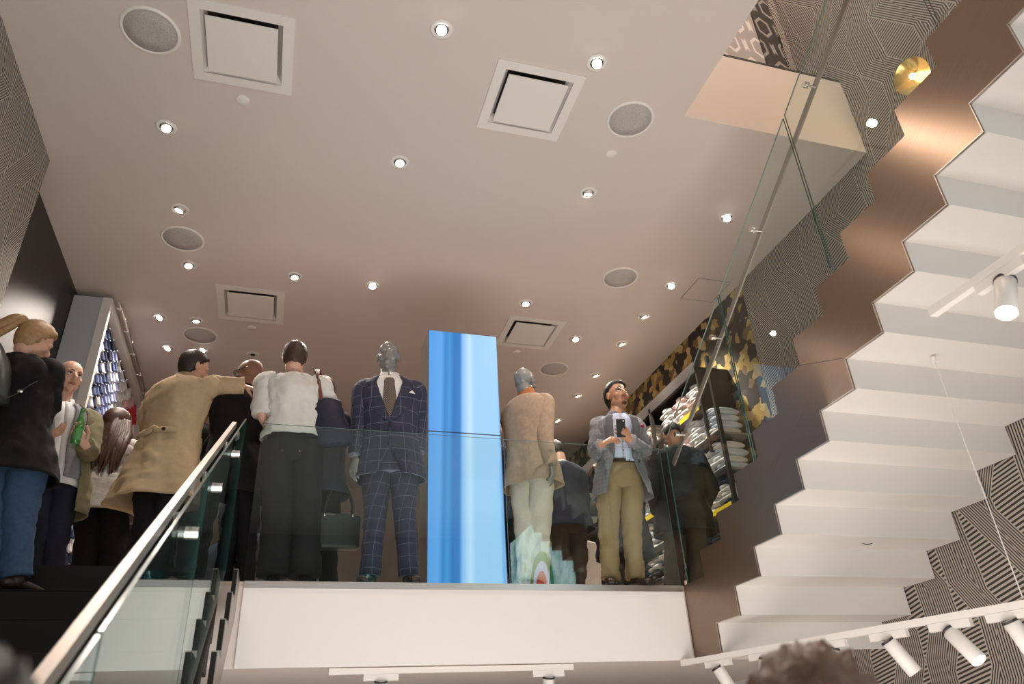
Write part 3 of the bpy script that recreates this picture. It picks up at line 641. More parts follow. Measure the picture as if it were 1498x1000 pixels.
# added glowing panel, out of view (its mirror image shows low in the right glass guard)
e = empty('reflection_panel', (4.24, -1.8, 2.9), 'added pale blue glowing panel with coloured rings, unseen on the right wall, mirrored in the glass', 'glowing panel')
bm = B(); box(bm, (4.235, -3.7, 2.15), (4.268, -.35, 3.75)); obj('frame', bm, M_dark, e)
g = NG('reflection_colours', .4); o = g.xyz(); nz = g.node('ShaderNodeTexNoise'); nz.inputs['Scale'].default_value = 3.5; nz.inputs['Detail'].default_value = 6; g.lk(g.tc.outputs['Object'], nz.inputs['Vector'])
r = g.node('ShaderNodeValToRGB'); g.lk(nz.outputs['Fac'], r.inputs[0]); el = r.color_ramp.elements; el[0].position = .35; el[0].color = (.12, .30, .42, 1); el[1].position = .62; el[1].color = (.62, .80, .85, 1); k_ = el.new(.5); k_.color = (.45, .62, .60, 1); k_ = el.new(.68); k_.color = (.45, .38, .14, 1)
dd = g.M('SQRT', g.M('ADD', g.M('POWER', g.M('ADD', o['Y'], .15), 2), g.M('POWER', g.M('ADD', o['Z'], .40), 2)))
c1 = g.mix(g.M('LESS_THAN', dd, .62), r.outputs[0], (.0, .22, .08)); c2 = g.mix(g.M('LESS_THAN', dd, .46), c1, (.55, .60, .90)); c3 = g.mix(g.M('LESS_THAN', dd, .30), c2, (.45, .02, .03))
g.lk(c3, g.b.inputs['Emission Color']); g.b.inputs['Emission Strength'].default_value = 7; g.b.inputs['Base Color'].default_value = (.05, .05, .05, 1)
bm = B(); box(bm, (4.230, -3.65, 2.2), (4.235, -.4, 3.7)); obj('print', bm, g.m, e)  # glowing face of the added panel, there for its reflection
# ------------------------------------------------------------------ figures
def remesh_obj(name, bm, m, voxel, parent, smooth=4):
    base = parent_base(parent); bmesh.ops.translate(bm, verts=bm.verts, vec=-base); bmesh.ops.recalc_face_normals(bm, faces=bm.faces)
    me = bpy.data.meshes.new(name); bm.to_mesh(me); bm.free(); t = bpy.data.objects.new('tmp', me); COL.objects.link(t)
    r = t.modifiers.new('r', 'REMESH'); r.mode = 'VOXEL'; r.voxel_size = voxel; r.use_smooth_shade = True
    s = t.modifiers.new('s', 'SMOOTH'); s.factor = .5; s.iterations = smooth
    dg = bpy.context.evaluated_depsgraph_get(); dg.update(); me2 = bpy.data.meshes.new_from_object(t.evaluated_get(dg)); bpy.data.objects.remove(t); me2.name = name
    me2.materials.clear(); me2.materials.append(m); me2.polygons.foreach_set('use_smooth', [True]*len(me2.polygons))
    o = bpy.data.objects.new(name, me2); COL.objects.link(o); o.parent = parent
    return o
def skinmat(name, c): 
    m = mat(name, c, .5, spec=.4, var=.1, vscale=25); m.node_tree.nodes['Principled BSDF'].inputs['Subsurface Weight'].default_value = .08; m.node_tree.nodes['Principled BSDF'].inputs['Subsurface Radius'].default_value = (.02, .01, .006); return m
SKIN = skinmat('skin_light', (.62, .36, .26)); SKIN_TAN = skinmat('skin_tan', (.42, .22, .13)); SKIN_DARK = skinmat('skin_dark', (.16, .075, .045))
M_manq = mat('mannequin_gloss', (.22, .22, .215), .2, spec=.6, coat=.3)
M_hair = {k: mat('hair_'+k, c, .5, spec=.5, bump=.8, bscale=150, var=.5, vscale=45) for k, c in dict(black=(.008, .006, .006), brown=(.05, .025, .015), auburn=(.065, .026, .016), blond=(.34, .20, .09), fore=(.16, .09, .06), shadow=(.006, .005, .005), darkbrown=(.022, .012, .008)).items()}

def hand(bm, w, d, pn, thumb, s=1, curl=.3, spread=.05, mitten=False):
    """w wrist, d finger direction, pn palm normal (fingers curl towards it), thumb: side vector"""
    d = V(d).normalized(); pn = (V(pn)-d*V(pn).dot(d)).normalized(); sd = d.cross(pn).normalized()
    if sd.dot(V(thumb)) < 0: sd = -sd                         # sd points to the thumb side
    limb(bm, [w-d*.03*s, w+d*.01*s, w+d*.045*s, w+d*.085*s, w+d*.098*s], [.024*s, .027*s, .037*s, .040*s, .034*s], 14, 3, wide=sd, flat=.42)
    for i, (o, L) in enumerate(((.030, .074), (.010, .083), (-.010, .077), (-.029, .060))):
        p = w+d*(.088-.006*abs(i-1))*s+sd*o*s; dirn = (d+sd*spread*(1.5-i)*.6).normalized(); pts = [p-d*.02*s, p]; a = curl*(.55+.12*i)
        for k, f in enumerate((.42, .32, .26)):
            dirn = (dirn*cos(a)+pn*sin(a)).normalized(); pts.append(pts[-1]+dirn*L*f*s); a = curl*(1.0+.1*i)
        limb(bm, pts, [.0092*s, .0092*s, .0085*s, .0078*s, .0062*s], 8, 2)
    t0 = w+d*.022*s+sd*.022*s+pn*.004*s; td = (d*.62+sd*.62+pn*.45).normalized(); t1 = t0+td*.038*s; td2 = (d*.85+sd*.15+pn*.5).normalized()
    limb(bm, [t0-td*.012*s, t0, t1, t1+td2*.030*s, t1+td2*.052*s], [.014*s, .015*s, .0115*s, .0105*s, .0075*s], 8, 2)

def headmat(look, up=(0, 0, 1)):
    F = V(look).normalized(); U_ = V(up); U_ = (U_-F*U_.dot(F)).normalized(); X = F.cross(U_)
    return Matrix((X, F, U_)).transposed()
def head_parts(bm, c, R3, s, nk):
    P = lambda v: c+R3@(V(v)*s); E = lambda v, r: ell(bm, P(v), [q*s for q in r], R3)
    E((0, -.012, .028), (.076, .096, .090)); E((0, .020, -.015), (.063, .070, .085)); E((0, .026, -.068), (.050, .056, .044)); E((0, .066, -.096), (.021, .020, .019))
    limb(bm, [P((0, .075, .018)), P((0, .092, .004)), P((0, .108, -.022)), P((0, .098, -.036))], [.008*s, .0095*s, .012*s, .010*s], 10, 3)
    E((0, .094, -.033), (.018, .014, .009))
    for q in (-1, 1):
        E((q*.029, .075, .024), (.026, .014, .009)); E((q*.040, .056, -.026), (.024, .024, .024)); E((q*.044, .012, -.062), (.018, .040, .028))
        E((q*.078, -.006, -.006), (.008, .019, .032)); E((q*.082, -.016, .004), (.007, .012, .024))
    E((0, .084, -.0575), (.024, .012, .006)); E((0, .082, -.068), (.020, .012, .0065))
    limb(bm, [P((0, -.020, -.02)), P((0, -.018, -.085)), nk+V((0, 0, .0)), nk-V((0, 0, .05))], [.055*s, .056*s, .060*s, .075*s], 16, 4)
def face_extras(root, c, R3, s, irisc=(.05, .025, .012), lipc=(.38, .13, .10), browm=None, gaze=(0, 1, 0), beard=None):
    P = lambda v: c+R3@(V(v)*s); g = (R3@V(gaze)).normalized()
    for q in (-1, 1):
        bm = B(); cc = P((q*.030, .0745, .004)); ell(bm, cc, (.0135*s, .0125*s, .0095*s), R3); e = obj('eye', bm, mat('eye_white', (.75, .72, .70), .25), root, True)
        bm = B(); lathe(bm, cc+g*.0085*s, [(.0062*s, 0), (.0058*s, .004*s), (0, .0052*s)], 14, g); obj('iris', bm, mat('iris', irisc, .2), e, True)
        if browm: bm = B(); limb(bm, [P((q*.010, .092, .024)), P((q*.028, .091, .031)), P((q*.050, .074, .025))], [.0035*s, .0045*s, .0022*s], 8, 4, flat=.9); obj('eyebrow', bm, browm, root, True)
        bm = B(); limb(bm, [P((q*.015, .086, .006)), P((q*.030, .090, .0145)), P((q*.046, .078, .006))], [.0016*s, .0026*s, .0016*s], 8, 4); obj('eyelid', bm, mat('lash_line', (.06, .03, .02), .6), root, True)
    bm = B(); limb(bm, [P((-.023, .088, -.0615)), P((-.010, .0975, -.0585)), P((.010, .0975, -.0585)), P((.023, .088, -.0615))], [.001*s, .0045*s, .0045*s, .001*s], 8, 4, wide=R3@V((0, 1, 0)), flat=.8)
    limb(bm, [P((-.021, .087, -.0635)), P((-.008, .096, -.0685)), P((.008, .096, -.0685)), P((.021, .087, -.0635))], [.001*s, .0052*s, .0052*s, .001*s], 8, 4, flat=.8)
    obj('lips', bm, mat('lips_%d' % int(lipc[0]*100), lipc, .4), root, True)
    if beard: bm = B(); ell(bm, P((0, .074, -.097)), (.020*s, .0165*s, .015*s), R3); limb(bm, [P((-.024, .087, -.051)), P((0, .0975, -.047)), P((.024, .087, -.051))], [.002*s, .0028*s, .002*s], 8, 4); obj('beard', bm, beard, root, True)
def hair_cap(root, c, R3, s, m, front=.42, back=-1.1, side=-.40, puff=1.06, seed=0, tex=.02, name='hair'):
    bm = B(); rows = []; n, k = 40, 28
    C = V((0, -.012, .030)); RR = V((.078, .098, .092))
    for i in range(k+1):
        ph = pi*i/k; row = []
        for j in range(n if 0 < i < k else 1):
            th = 2*pi*j/n; d = V((sin(ph)*cos(th), sin(ph)*sin(th), cos(ph)))
            line = side+(front-side)*max(0, min(1, (d.y-.15)/.55)) if d.y > .15 else side+(back-side)*max(0, min(1, (.15-d.y)/.35))
            t = max(0, min(1, (d.z-line)/.10)); t = t*t*(3-2*t)
            f = .84+(puff-.84)*t + t*tex*noise.noise(d*9+V((seed, 0, 0)))
            row.append(bm.verts.new(c+R3@(V((C.x+d.x*RR.x*f, C.y+d.y*RR.y*f, C.z+d.z*RR.z*(1 if d.z > 0 else 1.34)*f))*s)))
        rows.append(row)
    for a, b in zip(rows, rows[1:]):
        for i in range(n):
            j = (i+1) % n
            if len(a) == 1: bm.faces.new((a[0], b[i], b[j]))
            elif len(b) == 1: bm.faces.new((a[i], b[0], a[j]))
            else: bm.faces.new((a[i], b[i], b[j], a[j]))
    return obj(name, bm, m, root, True)

MEN = [(-.34, .205, .140), (-.2, .20, .138), (-.06, .195, .135), (.05, .182, .128), (.16, .172, .122), (.27, .182, .128), (.37, .198, .132), (.44, .196, .120), (.485, .150, .098), (.515, .088, .074), (.535, .066, .062)]
WOM = [(-.34, .205, .150), (-.2, .20, .145), (-.06, .19, .138), (.05, .168, .122), (.16, .152, .112), (.27, .165, .120), (.36, .175, .122), (.425, .172, .108), (.465, .130, .088), (.49, .078, .066), (.51, .056, .054)]
def lerp_levels(L, h):
    if h <= L[0][0]: return L[0][1], L[0][2]
    for a, b in zip(L, L[1:]):
        if h <= b[0]: t = (h-a[0])/(b[0]-a[0]); t2 = t*t*(3-2*t)*.5+t*.5; return a[1]+(b[1]-a[1])*t2, a[2]+(b[2]-a[2])*t2
    return L[-1][1], L[-1][2]

class Fig:
    def __init__(s, label, cat, Y, facing, head, neck, pelvis, look, sc=1, up=(0, 0, 1), floor=ZF, female=False, group=None, name='person', lean_hem=None, shw=None):
        s.Y = Y; s.sc = sc; s.floor = floor; s.lv = WOM if female else MEN; s.fem = female
        J = s.J
        s.head = J(head); s.neck = J(neck); s.pel = J(pelvis); s.f = V((facing[0], facing[1], 0)).normalized()
        l = V((-s.f.y, s.f.x, 0)); s.l = l if (l.x > 1e-3 or (abs(l.x) < 1e-3 and l.y > 0)) else -l
        s.R3 = headmat(look, up); s.look = V(look).normalized()
        s.len = (s.neck-s.pel).length/.52 if True else 1
        s.hem = V(lean_hem) if lean_hem else V((0, 0, -1)); s.hem = s.hem*(-1/s.hem.z) if s.hem.z else s.hem
        base = V((s.pel.x, s.pel.y, floor)); s.root = empty(name, base, label, cat, group)
        w = (shw or (.165 if female else .185))*sc
        sh = s.sp(.435); s.sh = [sh-s.l*w, sh+s.l*w]
        s.hip = [s.pel-s.l*.09*sc+V((0, 0, -.01)), s.pel+s.l*.09*sc+V((0, 0, -.01))]
        s.hsc = 1.0; s.arms = [None, None]; s.legs = [None, None]; s.toe = [None, None]
    def J(s, p): return atY(p[0], p[1], s.Y+(p[2] if len(p) > 2 else 0))
    def sp(s, h):                                   # spine point, h=0 pelvis .. .52 neck base
        if h < 0: return s.pel + s.hem*(-h)*-1*(-1)*s.sc
        return s.pel+(s.neck-s.pel)*(h/.52)
    def surf(s, th, h, off=0, lv=None, ex=.9):
        rx, ry = lerp_levels(lv or s.lv, h); c, q = cos(th), sin(th); c = math.copysign(abs(c)**ex, c); q = math.copysign(abs(q)**ex, q)
        return s.sp(h)+s.l*(q*(rx*s.sc+off))+s.f*(c*(ry*s.sc+off))
    def arm(s, i, elbow, wrist): s.arms[i] = (s.J(elbow), s.J(wrist)); return s
    def leg(s, i, knee, ankle, toe=None):
        a = s.J(ankle); k = s.J(knee); a = V((a.x, a.y, s.floor+.085)); s.legs[i] = (k, a); s.toe[i] = V(toe).normalized() if toe else (s.f+s.l*(.25 if i else -.25)).normalized(); return s
    def body(s, m, voxel=.009, hands=((None,), (None,)), legs=True, ears=True):
        bm = B(); sc = s.sc; head_parts(bm, s.head, s.R3, sc*s.hsc, s.neck)
        L = [(s.sp(h), lerp_levels(s.lv, h)) for h in (-.08, .05, .2, .35, .44, .48, .505)]
        rings = []
        for c, (rx, ry) in L:
            rings.append([bm.verts.new(c+s.l*cos(t)*(rx*sc-.018)+s.f*sin(t)*(ry*sc-.018)) for t in [2*pi*j/20 for j in range(20)]])
        for a, b in zip(rings, rings[1:]):
            for i in range(20): bm.faces.new((a[i], a[(i+1) % 20], b[(i+1) % 20], b[i]))
        bm.faces.new(rings[0][::-1]); bm.faces.new(rings[-1])
        for i in (0, 1):
            if s.arms[i]:
                e, w = s.arms[i]; limb(bm, [s.sh[i], s.sh[i]+(e-s.sh[i])*.5, e, e+(w-e)*.5, w], [.045*sc, .044*sc, .036*sc, .034*sc, .026*sc], 14, 4)
                hs = hands[i] if i < len(hands) else None
                if hs and hs[0] is not None: hand(bm, w, hs[0], hs[1], hs[2], sc*1.04, hs[3] if len(hs) > 3 else .3)
            if s.legs[i] and legs:
                k, a = s.legs[i]; limb(bm, [s.hip[i], (s.hip[i]+k)*.5, k, (k+a)*.5, a, a-V((0, 0, .06))], [.075*sc, .065*sc, .048*sc, .044*sc, .034*sc, .030*sc], 14, 4)
        s.bodyo = remesh_obj('body', bm, m, voxel, s.root, 3 if voxel < .007 else 2); return s
    def shell(s, name, m, h0, h1, gap=lambda h: 0, off=.012, fold=.009, seed=0, lv=None, n=56, dh=.02, flare=0, vent=None, parent=None, bust=0, amp=1):
        bm = B(); lay = bm.loops.layers.uv.verify(); K = max(3, int((h1-h0)/dh)); O, I = [], []; UVs = {}
        for k in range(K+1):
            h = h0+(h1-h0)*k/K; g = gap(h); ro, ri = [], []
            for j in range(n+1):
                th = g+(2*pi-2*g)*j/n; q = noise.noise(V((cos(th)*2.1+seed, sin(th)*2.1, h*5+seed))); q2 = noise.noise(V((cos(th)*3.5+seed+h*4, sin(th)*3.5+9, h*15)))
                low = max(0, min(1, (.12-h)/.4)); wav = sin(th*5+seed*3)*low*.010*amp
                rr = off+fold*(q*1.2+abs(q2)*2.2-.5)+flare*max(0, .1-h)+wav
                if vent is not None and abs(th-pi) < .16 and h < vent: rr -= .014*(1-abs(th-pi)/.16)
                p = s.surf(th, h, rr, lv); p2 = s.surf(th, h, rr-.007, lv); a = bm.verts.new(p); b = bm.verts.new(p2); ro.append(a); ri.append(b); UVs[a] = UVs[b] = (th*.175, h)
            O.append(ro); I.append(ri)
        def F(*v):
            f = bm.faces.new(v)
            for lp in f.loops: lp[lay].uv = UVs[lp.vert]
        for k in range(K):
            for j in range(n): F(O[k][j], O[k][j+1], O[k+1][j+1], O[k+1][j]); F(I[k][j+1], I[k][j], I[k+1][j], I[k+1][j+1])
            F(O[k][0], O[k+1][0], I[k+1][0], I[k][0]); F(O[k+1][n], O[k][n], I[k][n], I[k+1][n])
        for j in range(n): F(O[0][j+1], O[0][j], I[0][j], I[0][j+1]); F(O[K][j], O[K][j+1], I[K][j+1], I[K][j])
        bm.normal_update()
        o = obj(name, bm, m, parent or s.root, True); return o
    def sleeve(s, i, m, r=(.066, .068, .058, .050, .044), end=1.0, fold=.008, name='sleeve', drop=0):
        e, w = s.arms[i]; sc = s.sc; a = s.sh[i]; inn = s.sp(.46)+(a-s.sp(.435))*.62
        bm = B(); pts = [inn, a+V((0, 0, -.008)), a+(e-a)*.5, e]
        rr = [r[0]*.80, r[0], r[1], r[2]]
        if end > 0: pts += [e+(w-e)*.5*end, e+(w-e)*.97*end]; rr += [r[3], r[4]]
        limb(bm, pts, [q*sc for q in rr], 22, 9, fold=fold*1.3, seed=i*4+s.Y, uv=True); return obj(name, bm, m, s.root, True)
    def trousers(s, m, r=(.098, .088, .070, .062, .060), fold=.014, hem=0, waist=.09, name='trousers'):
        bm = B(); sc = s.sc; lay = bm.loops.layers.uv.verify()
        rings = []; UVs = {}
        for h in (waist, .05, 0, -.05, -.10, -.13):
            rx, ry = lerp_levels(s.lv, h); k = .96 if h > -.08 else .80
            row = []
            for j in range(32):
                t = 2*pi*j/32; v = bm.verts.new(s.sp(h)+s.l*sin(t)*rx*sc*k+s.f*cos(t)*ry*sc*k); row.append(v); UVs[v] = (t*.17, h)
            rings.append(row)
        for a, b in zip(rings, rings[1:]):
            for i in range(32):
                f = bm.faces.new((a[i], b[i], b[(i+1) % 32], a[(i+1) % 32]))
                for lp in f.loops: lp[lay].uv = UVs[lp.vert]
        bm.faces.new(rings[0]); bm.faces.new(rings[-1][::-1])
        for i in (0, 1):
            if not s.legs[i]: continue
            k, a = s.legs[i]; hp = s.hip[i]
            limb(bm, [hp+V((0, 0, .03)), hp+(k-hp)*.35, k, k+(a-k)*.5, a+V((0, 0, -.005-hem))], [q*sc for q in r], 26, 9, fold=fold, seed=i*3+s.Y*2, uv=True, ffreq=11)
        return obj(name, bm, m, s.root, True)
    def shoes(s, m, heel=.0):
        for i in (0, 1):
            if not s.legs[i]: continue
            a = s.legs[i][1]; t = s.toe[i]; z = s.floor; c = V((a.x, a.y, z)); sd = V((0, 0, 1)).cross(t)
            bm = B(); limb(bm, [c-t*.075+V((0, 0, .035)), c-t*.05+V((0, 0, .045)), c+t*.03+V((0, 0, .045)), c+t*.12+V((0, 0, .032)), c+t*.19+V((0, 0, .022)), c+t*.205+V((0, 0, .020))], [.022, .036, .042, .046, .036, .018], 16, 4, wide=sd, flat=.72)
            limb(bm, [c+V((0, 0, .03)), c+V((0, 0, .09))], [.044, .046], 14, 2)
            o = obj('shoe', bm, m, s.root, True)
            for v in o.data.vertices:
                zz = v.co.z+parent_base(s.root).z-z
                if zz < .008: v.co.z += .008-zz
            bm = B(); limb(bm, [c-t*.082+V((0, 0, .006)), c-t*.06+V((0, 0, .006)), c+t*.12+V((0, 0, .006)), c+t*.20+V((0, 0, .006)), c+t*.212+V((0, 0, .006))], [.02, .038, .048, .034, .015], 16, 4, wide=sd, flat=.14); obj('sole', bm, M_black, o)
    def lapel(s, m, g, htop=.475, hbot=.16, w=.055, lv=None, off=.024, notch=.72):
        for sg in (-1, 1):
            bm = B(); lay = bm.loops.layers.uv.verify(); rows = []
            N = 14
            for k in range(N+1):
                t = k/N; h = hbot+(htop-hbot)*t; ww = w*min(1, t*2.4+.08)
                if t > notch: ww = w*(.60 if t < notch+.12 else .78)
                th0 = g(h)-.03; row = []
                for q in (0, .5, 1):
                    th = th0+q*ww/.13; p = s.surf(sg*th, h, off+.004*(1-q), lv); row.append(p)
                rows.append(row)
            A = [[bm.verts.new(p) for p in r] for r in rows]; C = [[bm.verts.new(s.sp(0)*0+p-(p-s.sp(hbot+(htop-hbot)*k/N)).normalized()*.006) for p in r] for k, r in enumerate(rows)]
            for k in range(N):
                for j in (0, 1):
                    bm.faces.new((A[k][j], A[k][j+1], A[k+1][j+1], A[k+1][j])); bm.faces.new((C[k][j+1], C[k][j], C[k+1][j], C[k+1][j+1]))
                bm.faces.new((A[k][0], A[k+1][0], C[k+1][0], C[k][0])); bm.faces.new((A[k+1][2], A[k][2], C[k][2], C[k+1][2]))
            bm.faces.new((A[0][0], C[0][0], C[0][1], C[0][2], A[0][2], A[0][1])); bm.faces.new((A[N][0], A[N][1], A[N][2], C[N][2], C[N][1], C[N][0]))
            uvk = lambda lp: (lp.vert.co.x*.7, lp.vert.co.z)
            for f in bm.faces:
                for lp in f.loops: lp[lay].uv = uvk(lp)
            obj('lapel', bm, m, s.root)
    def collar(s, m, r=.066, h=.03, open_=.5, lean=.012, name='collar', z=0, tall=None):
        """folded collar ring round the neck"""
        bm = B(); N = 26; up = (s.head-s.neck).normalized(); up = (up+V((0, 0, 1))).normalized(); c0 = s.neck+V((0, 0, -.005+z)); rows = []
        for j in range(N+1):
            th = open_+(2*pi-2*open_)*j/N; d = s.l*sin(th)+s.f*cos(th); fr = max(0, cos(th))
            base = c0+d*(r+.006)*s.sc-V((0, 0, .028*fr)); top = base+up*(tall or h)*s.sc-d*.006; fold = base+d*(lean)+V((0, 0, -.006-.012*fr))
            rows.append([bm.verts.new(q) for q in (base, top, top+d*.004, fold+d*.004)])
        for a, b in zip(rows, rows[1:]):
            for i in range(4): bm.faces.new((a[i], a[(i+1) % 4], b[(i+1) % 4], b[i]))
        bm.faces.new(rows[0]); bm.faces.new(rows[-1][::-1])
        return obj(name, bm, m, s.root, False)
# ------------------------------------------------------------------ cloth materials
def windowpane(name, base, line, pu=.052, pv=.06, w=.045, second=None):
    g = NG(name, .85); o = g.xyz('UV')
    fu = g.M('FRACT', g.M('DIVIDE', o['X'], pu)); fv = g.M('FRACT', g.M('DIVIDE', o['Y'], pv))
    l = g.M('MAXIMUM', g.M('LESS_THAN', fu, w), g.M('LESS_THAN', fv, w))
    c = g.mix(g.M('MULTIPLY', l, .75), base, line)
    n = g.node('ShaderNodeTexNoise'); n.inputs['Scale'].default_value = 900; g.lk(g.tc.outputs['Object'], n.inputs['Vector'])
    c2 = g.mix(g.M('MULTIPLY', n.outputs['Fac'], .35), c, tuple(min(1, q*2.2+.01) for q in base)); return g.color(c2)
C_suit = windowpane('navy_windowpane_wool', (.020, .022, .048), (.24, .24, .32), .075, .085, .03)
C_tie = windowpane('patterned_tie_silk', (.030, .020, .018), (.34, .27, .22), .014, .014, .28)
C_shirt = cloth('white_shirt_cotton', (.78, .77, .78), .06)
C_beige = cloth('beige_linen', (.40, .29, .21), .25); C_cream = cloth('cream_cotton', (.66, .60, .50), .08); C_rust = cloth('rust_knit', (.42, .15, .06), .12)
C_camel = cloth('camel_wool', (.46, .34, .21), .10); C_black = cloth('black_wool', (.010, .009, .010), .3); C_blackT = cloth('black_trouser', (.012, .011, .014), .3)
C_tweed = cloth('pale_grey_tweed', (.42, .40, .37), .35); C_olive = cloth('olive_cotton', (.19, .17, .10), .15); C_hood = cloth('grey_hoodie_jersey', (.26, .26, .27), .15)
C_jean = cloth('blue_denim', (.045, .085, .16), .3); C_navyT = cloth('navy_trouser', (.018, .020, .032), .25); C_blouse = cloth('ivory_blouse', (.66, .65, .63), .05)
C_grey = windowpane('grey_check_jacket', (.15, .15, .17), (.26, .26, .29), .03, .034, .10); C_khaki = cloth('khaki_chino', (.33, .23, .125), .08); C_denimshirt = cloth('chambray_collar', (.13, .14, .19), .15)
C_bib = cloth('pale_blue_shirt', (.50, .56, .72), .08); C_navyk = cloth('navy_knit', (.030, .032, .050), .2); C_brownT = cloth('brown_trouser', (.055, .04, .032), .2); C_blue = cloth('steel_blue_suit', (.075, .085, .13), .2)
M_shoe = mat('dark_leather', (.03, .016, .012), .35); M_tan = mat('tan_leather', (.30, .12, .05), .45)
Z0 = (0, 0, -1)

# ---- man with the phone
p = Fig('man in grey check blazer and khaki chinos holding a black phone, looking up', 'person', 5.28, (-.16, -1), (903, 580), (903, 608), (907, 693), (.10, -1, .10), sc=1.01, shw=.158); p.hsc = 1.12
p.arm(0, (871, 661, -.02), (880, 650, -.24)).arm(1, (944, 657, -.02), (921, 643, -.27)); p.leg(0, (891, 772), (893, 846)).leg(1, (924, 772), (930, 848))
p.body(SKIN_TAN, .0055, ((( .55, -.35, .25), (.2, .6, -.7), (0, -.3, 1), .75), ((-.75, -.25, .45), (.1, .7, .55), (0, 0, 1), .55)))
hair_cap(p.root, p.head, p.R3, 1.15, M_hair['black'], front=.50, back=-.9, side=-.05, puff=1.15, tex=.06)
face_extras(p.root, p.head, p.R3, 1.13, browm=M_hair['black'], gaze=(.25, .9, .35), beard=mat('stubble', (.05, .025, .018), .7))
p.shell('shirt', C_bib, .065, .505, off=.002, fold=.006); p.collar(C_denimshirt, .066, .045, .30, .026)
gp = lambda h: .62-.30*max(0, min(1, (.2-h)/.3)) if h < .2 else .62-.1*(h-.2)/.3
gp = lambda h: .78 if h < -.05 else .52
gp = lambda h: .36+.34*max(0, min(1, (.12-h)/.3))
p.shell('jacket', C_grey, -.20, .50, gap=gp, off=.014, fold=.011, seed=2, flare=.10); p.lapel(cloth('grey_lapel', (.125, .125, .14)), gp, .47, .12, .046, off=.034)
for i in (0, 1): p.sleeve(i, C_grey, (.066, .064, .056, .048, .044), fold=.014)
p.trousers(C_khaki, (.105, .098, .078, .070, .070), .014); p.shoes(M_shoe)
bm = B(); 
for h0_ in (.085, ): 
    A_ = [[p.surf(t, h, .006) for t in [2*pi*j/40 for j in range(40)]] for h in (.06, .092)]; I_ = [[p.surf(t, h, -.004) for t in [2*pi*j/40 for j in range(40)]] for h in (.06, .092)]
    va = [[bm.verts.new(q) for q in r] for r in (A_[0], A_[1], I_[1], I_[0])]
    for a, b in zip(va, va[1:]+va[:1]):
        for j in range(40): bm.faces.new((a[j], a[(j+1) % 40], b[(j+1) % 40], b[j]))
obj('belt', bm, M_shoe, p.root)
bm = B(); q = [p.surf(t, h, o) for t, h, o in ((.62, .365, .040), (.80, .372, .036), (.92, .362, .034), (.74, .352, .040))]
limb(bm, [q[0], q[1]+V((0, 0, .012)), (q[1]+q[2])*.5, q[2]], [.006, .016, .012, .005], 8, 3, flat=.4, fold=.004); obj('pocket_square', bm, mat('crimson_silk', (.28, .015, .04), .6), p.root, True)
bm = B(); 
for i in range(5): ell(bm, p.surf(0, .38-.075*i, .014), (.006, .004, .006))
obj('button', bm, mat('shirt_buttons', (.1, .08, .1), .4), p.root)
wr = p.arms[1][1]; ph = empty('phone', wr+V((-.075, -.05, .06)), 'black phone held in both hands by the man in the grey blazer', 'phone')
c = wr+V((-.085, -.045, .075)); bm = B(); box(bm, (-.038, -.005, -.072), (.038, .005, .072), 0, .004)
R = Matrix.Rotation(RAD(20), 3, 'X')@Matrix.Rotation(RAD(-6), 3, 'Y')
for v in bm.verts: v.co = R@v.co + c
obj('phone_case', bm, mat('black_phone_case', (.012, .012, .014), .3), ph)
bm = B(); cyl(bm, R@V((.022, -.0052, .056))+c, R@V((.022, -.0065, .056))+c, .006); obj('camera_lens', bm, M_chrome, ph)

# ---- suited mannequin
p = Fig('grey faced mannequin in navy windowpane suit, white shirt and patterned tie', 'mannequin', 5.29, (-.16, -1), (568, 522), (570, 553), (571, 668), (-.22, -1, -.12), sc=1.10, name='mannequin', group='shop mannequins')
p.arm(0, (526, 625, .02), (519, 668, -.03)).arm(1, (612, 617, .03), (612, 664, -.03)); p.leg(0, (549, 752), (541, 846)).leg(1, (592, 752), (598, 846))
p.body(M_manq, .0055, (((-.08, -.05, -1), (.6, .5, 0), (.3, -1, 0), .35), ((-.12, -.15, -1), (-.9, .2, 0), (0, -1, 0), .35)))
p.shell('shirt', C_shirt, .10, .505, off=.002, fold=.002); p.collar(C_shirt, .060, .048, .16, .022)
gs = lambda h: max(0.0, min(.50, (h-.165)*1.65))
p.shell('jacket', C_suit, -.17, .50, gap=lambda h: gs(h)-.05 if h > .165 else (-.05 if h > .03 else -.05+(.03-h)*1.9), off=.020, fold=.004, flare=.08); p.lapel(C_suit, gs, .47, .17, .072)
for i in (0, 1): p.sleeve(i, C_suit, (.074, .070, .060, .052, .047), fold=.004); 
p.trousers(C_suit, (.108, .098, .075, .066, .066), .005); p.shoes(M_shoe)
bm = B(); N = 12; A = []
for k in range(N+1):
    h = .475-(.475-.17)*k/N; w = (.015 if k == 0 else .019 if k == 1 else .015+.016*k/N)
    A.append([bm.verts.new(p.surf(sx*w/.12, h, o)) for sx, o in ((-1, .012), (0, .020), (1, .012), (1, .006), (-1, .006))])
lay = bm.loops.layers.uv.verify()
for a, b in zip(A, A[1:]):
    for j in range(5): bm.faces.new((a[j], a[(j+1) % 5], b[(j+1) % 5], b[j]))
bm.faces.new(A[0]); bm.faces.new(A[-1][::-1])
for f in bm.faces:
    for lp in f.loops: v = lp.vert.co; lp[lay].uv = (v.x+v.z, v.x-v.z)
obj('tie', bm, C_tie, p.root)
bm = B(); q = [p.surf(t, h, .036) for t, h in ((.58, .365), (.70, .385), (.84, .367))]; f = [bm.verts.new(v) for v in q]+[bm.verts.new(v-p.f*.006) for v in q]
bm.faces.new(f[:3]); bm.faces.new(f[3:][::-1]); [bm.faces.new((f[i], f[(i+1) % 3], f[3+(i+1) % 3], f[3+i])) for i in range(3)]; obj('pocket_square', bm, C_shirt, p.root)
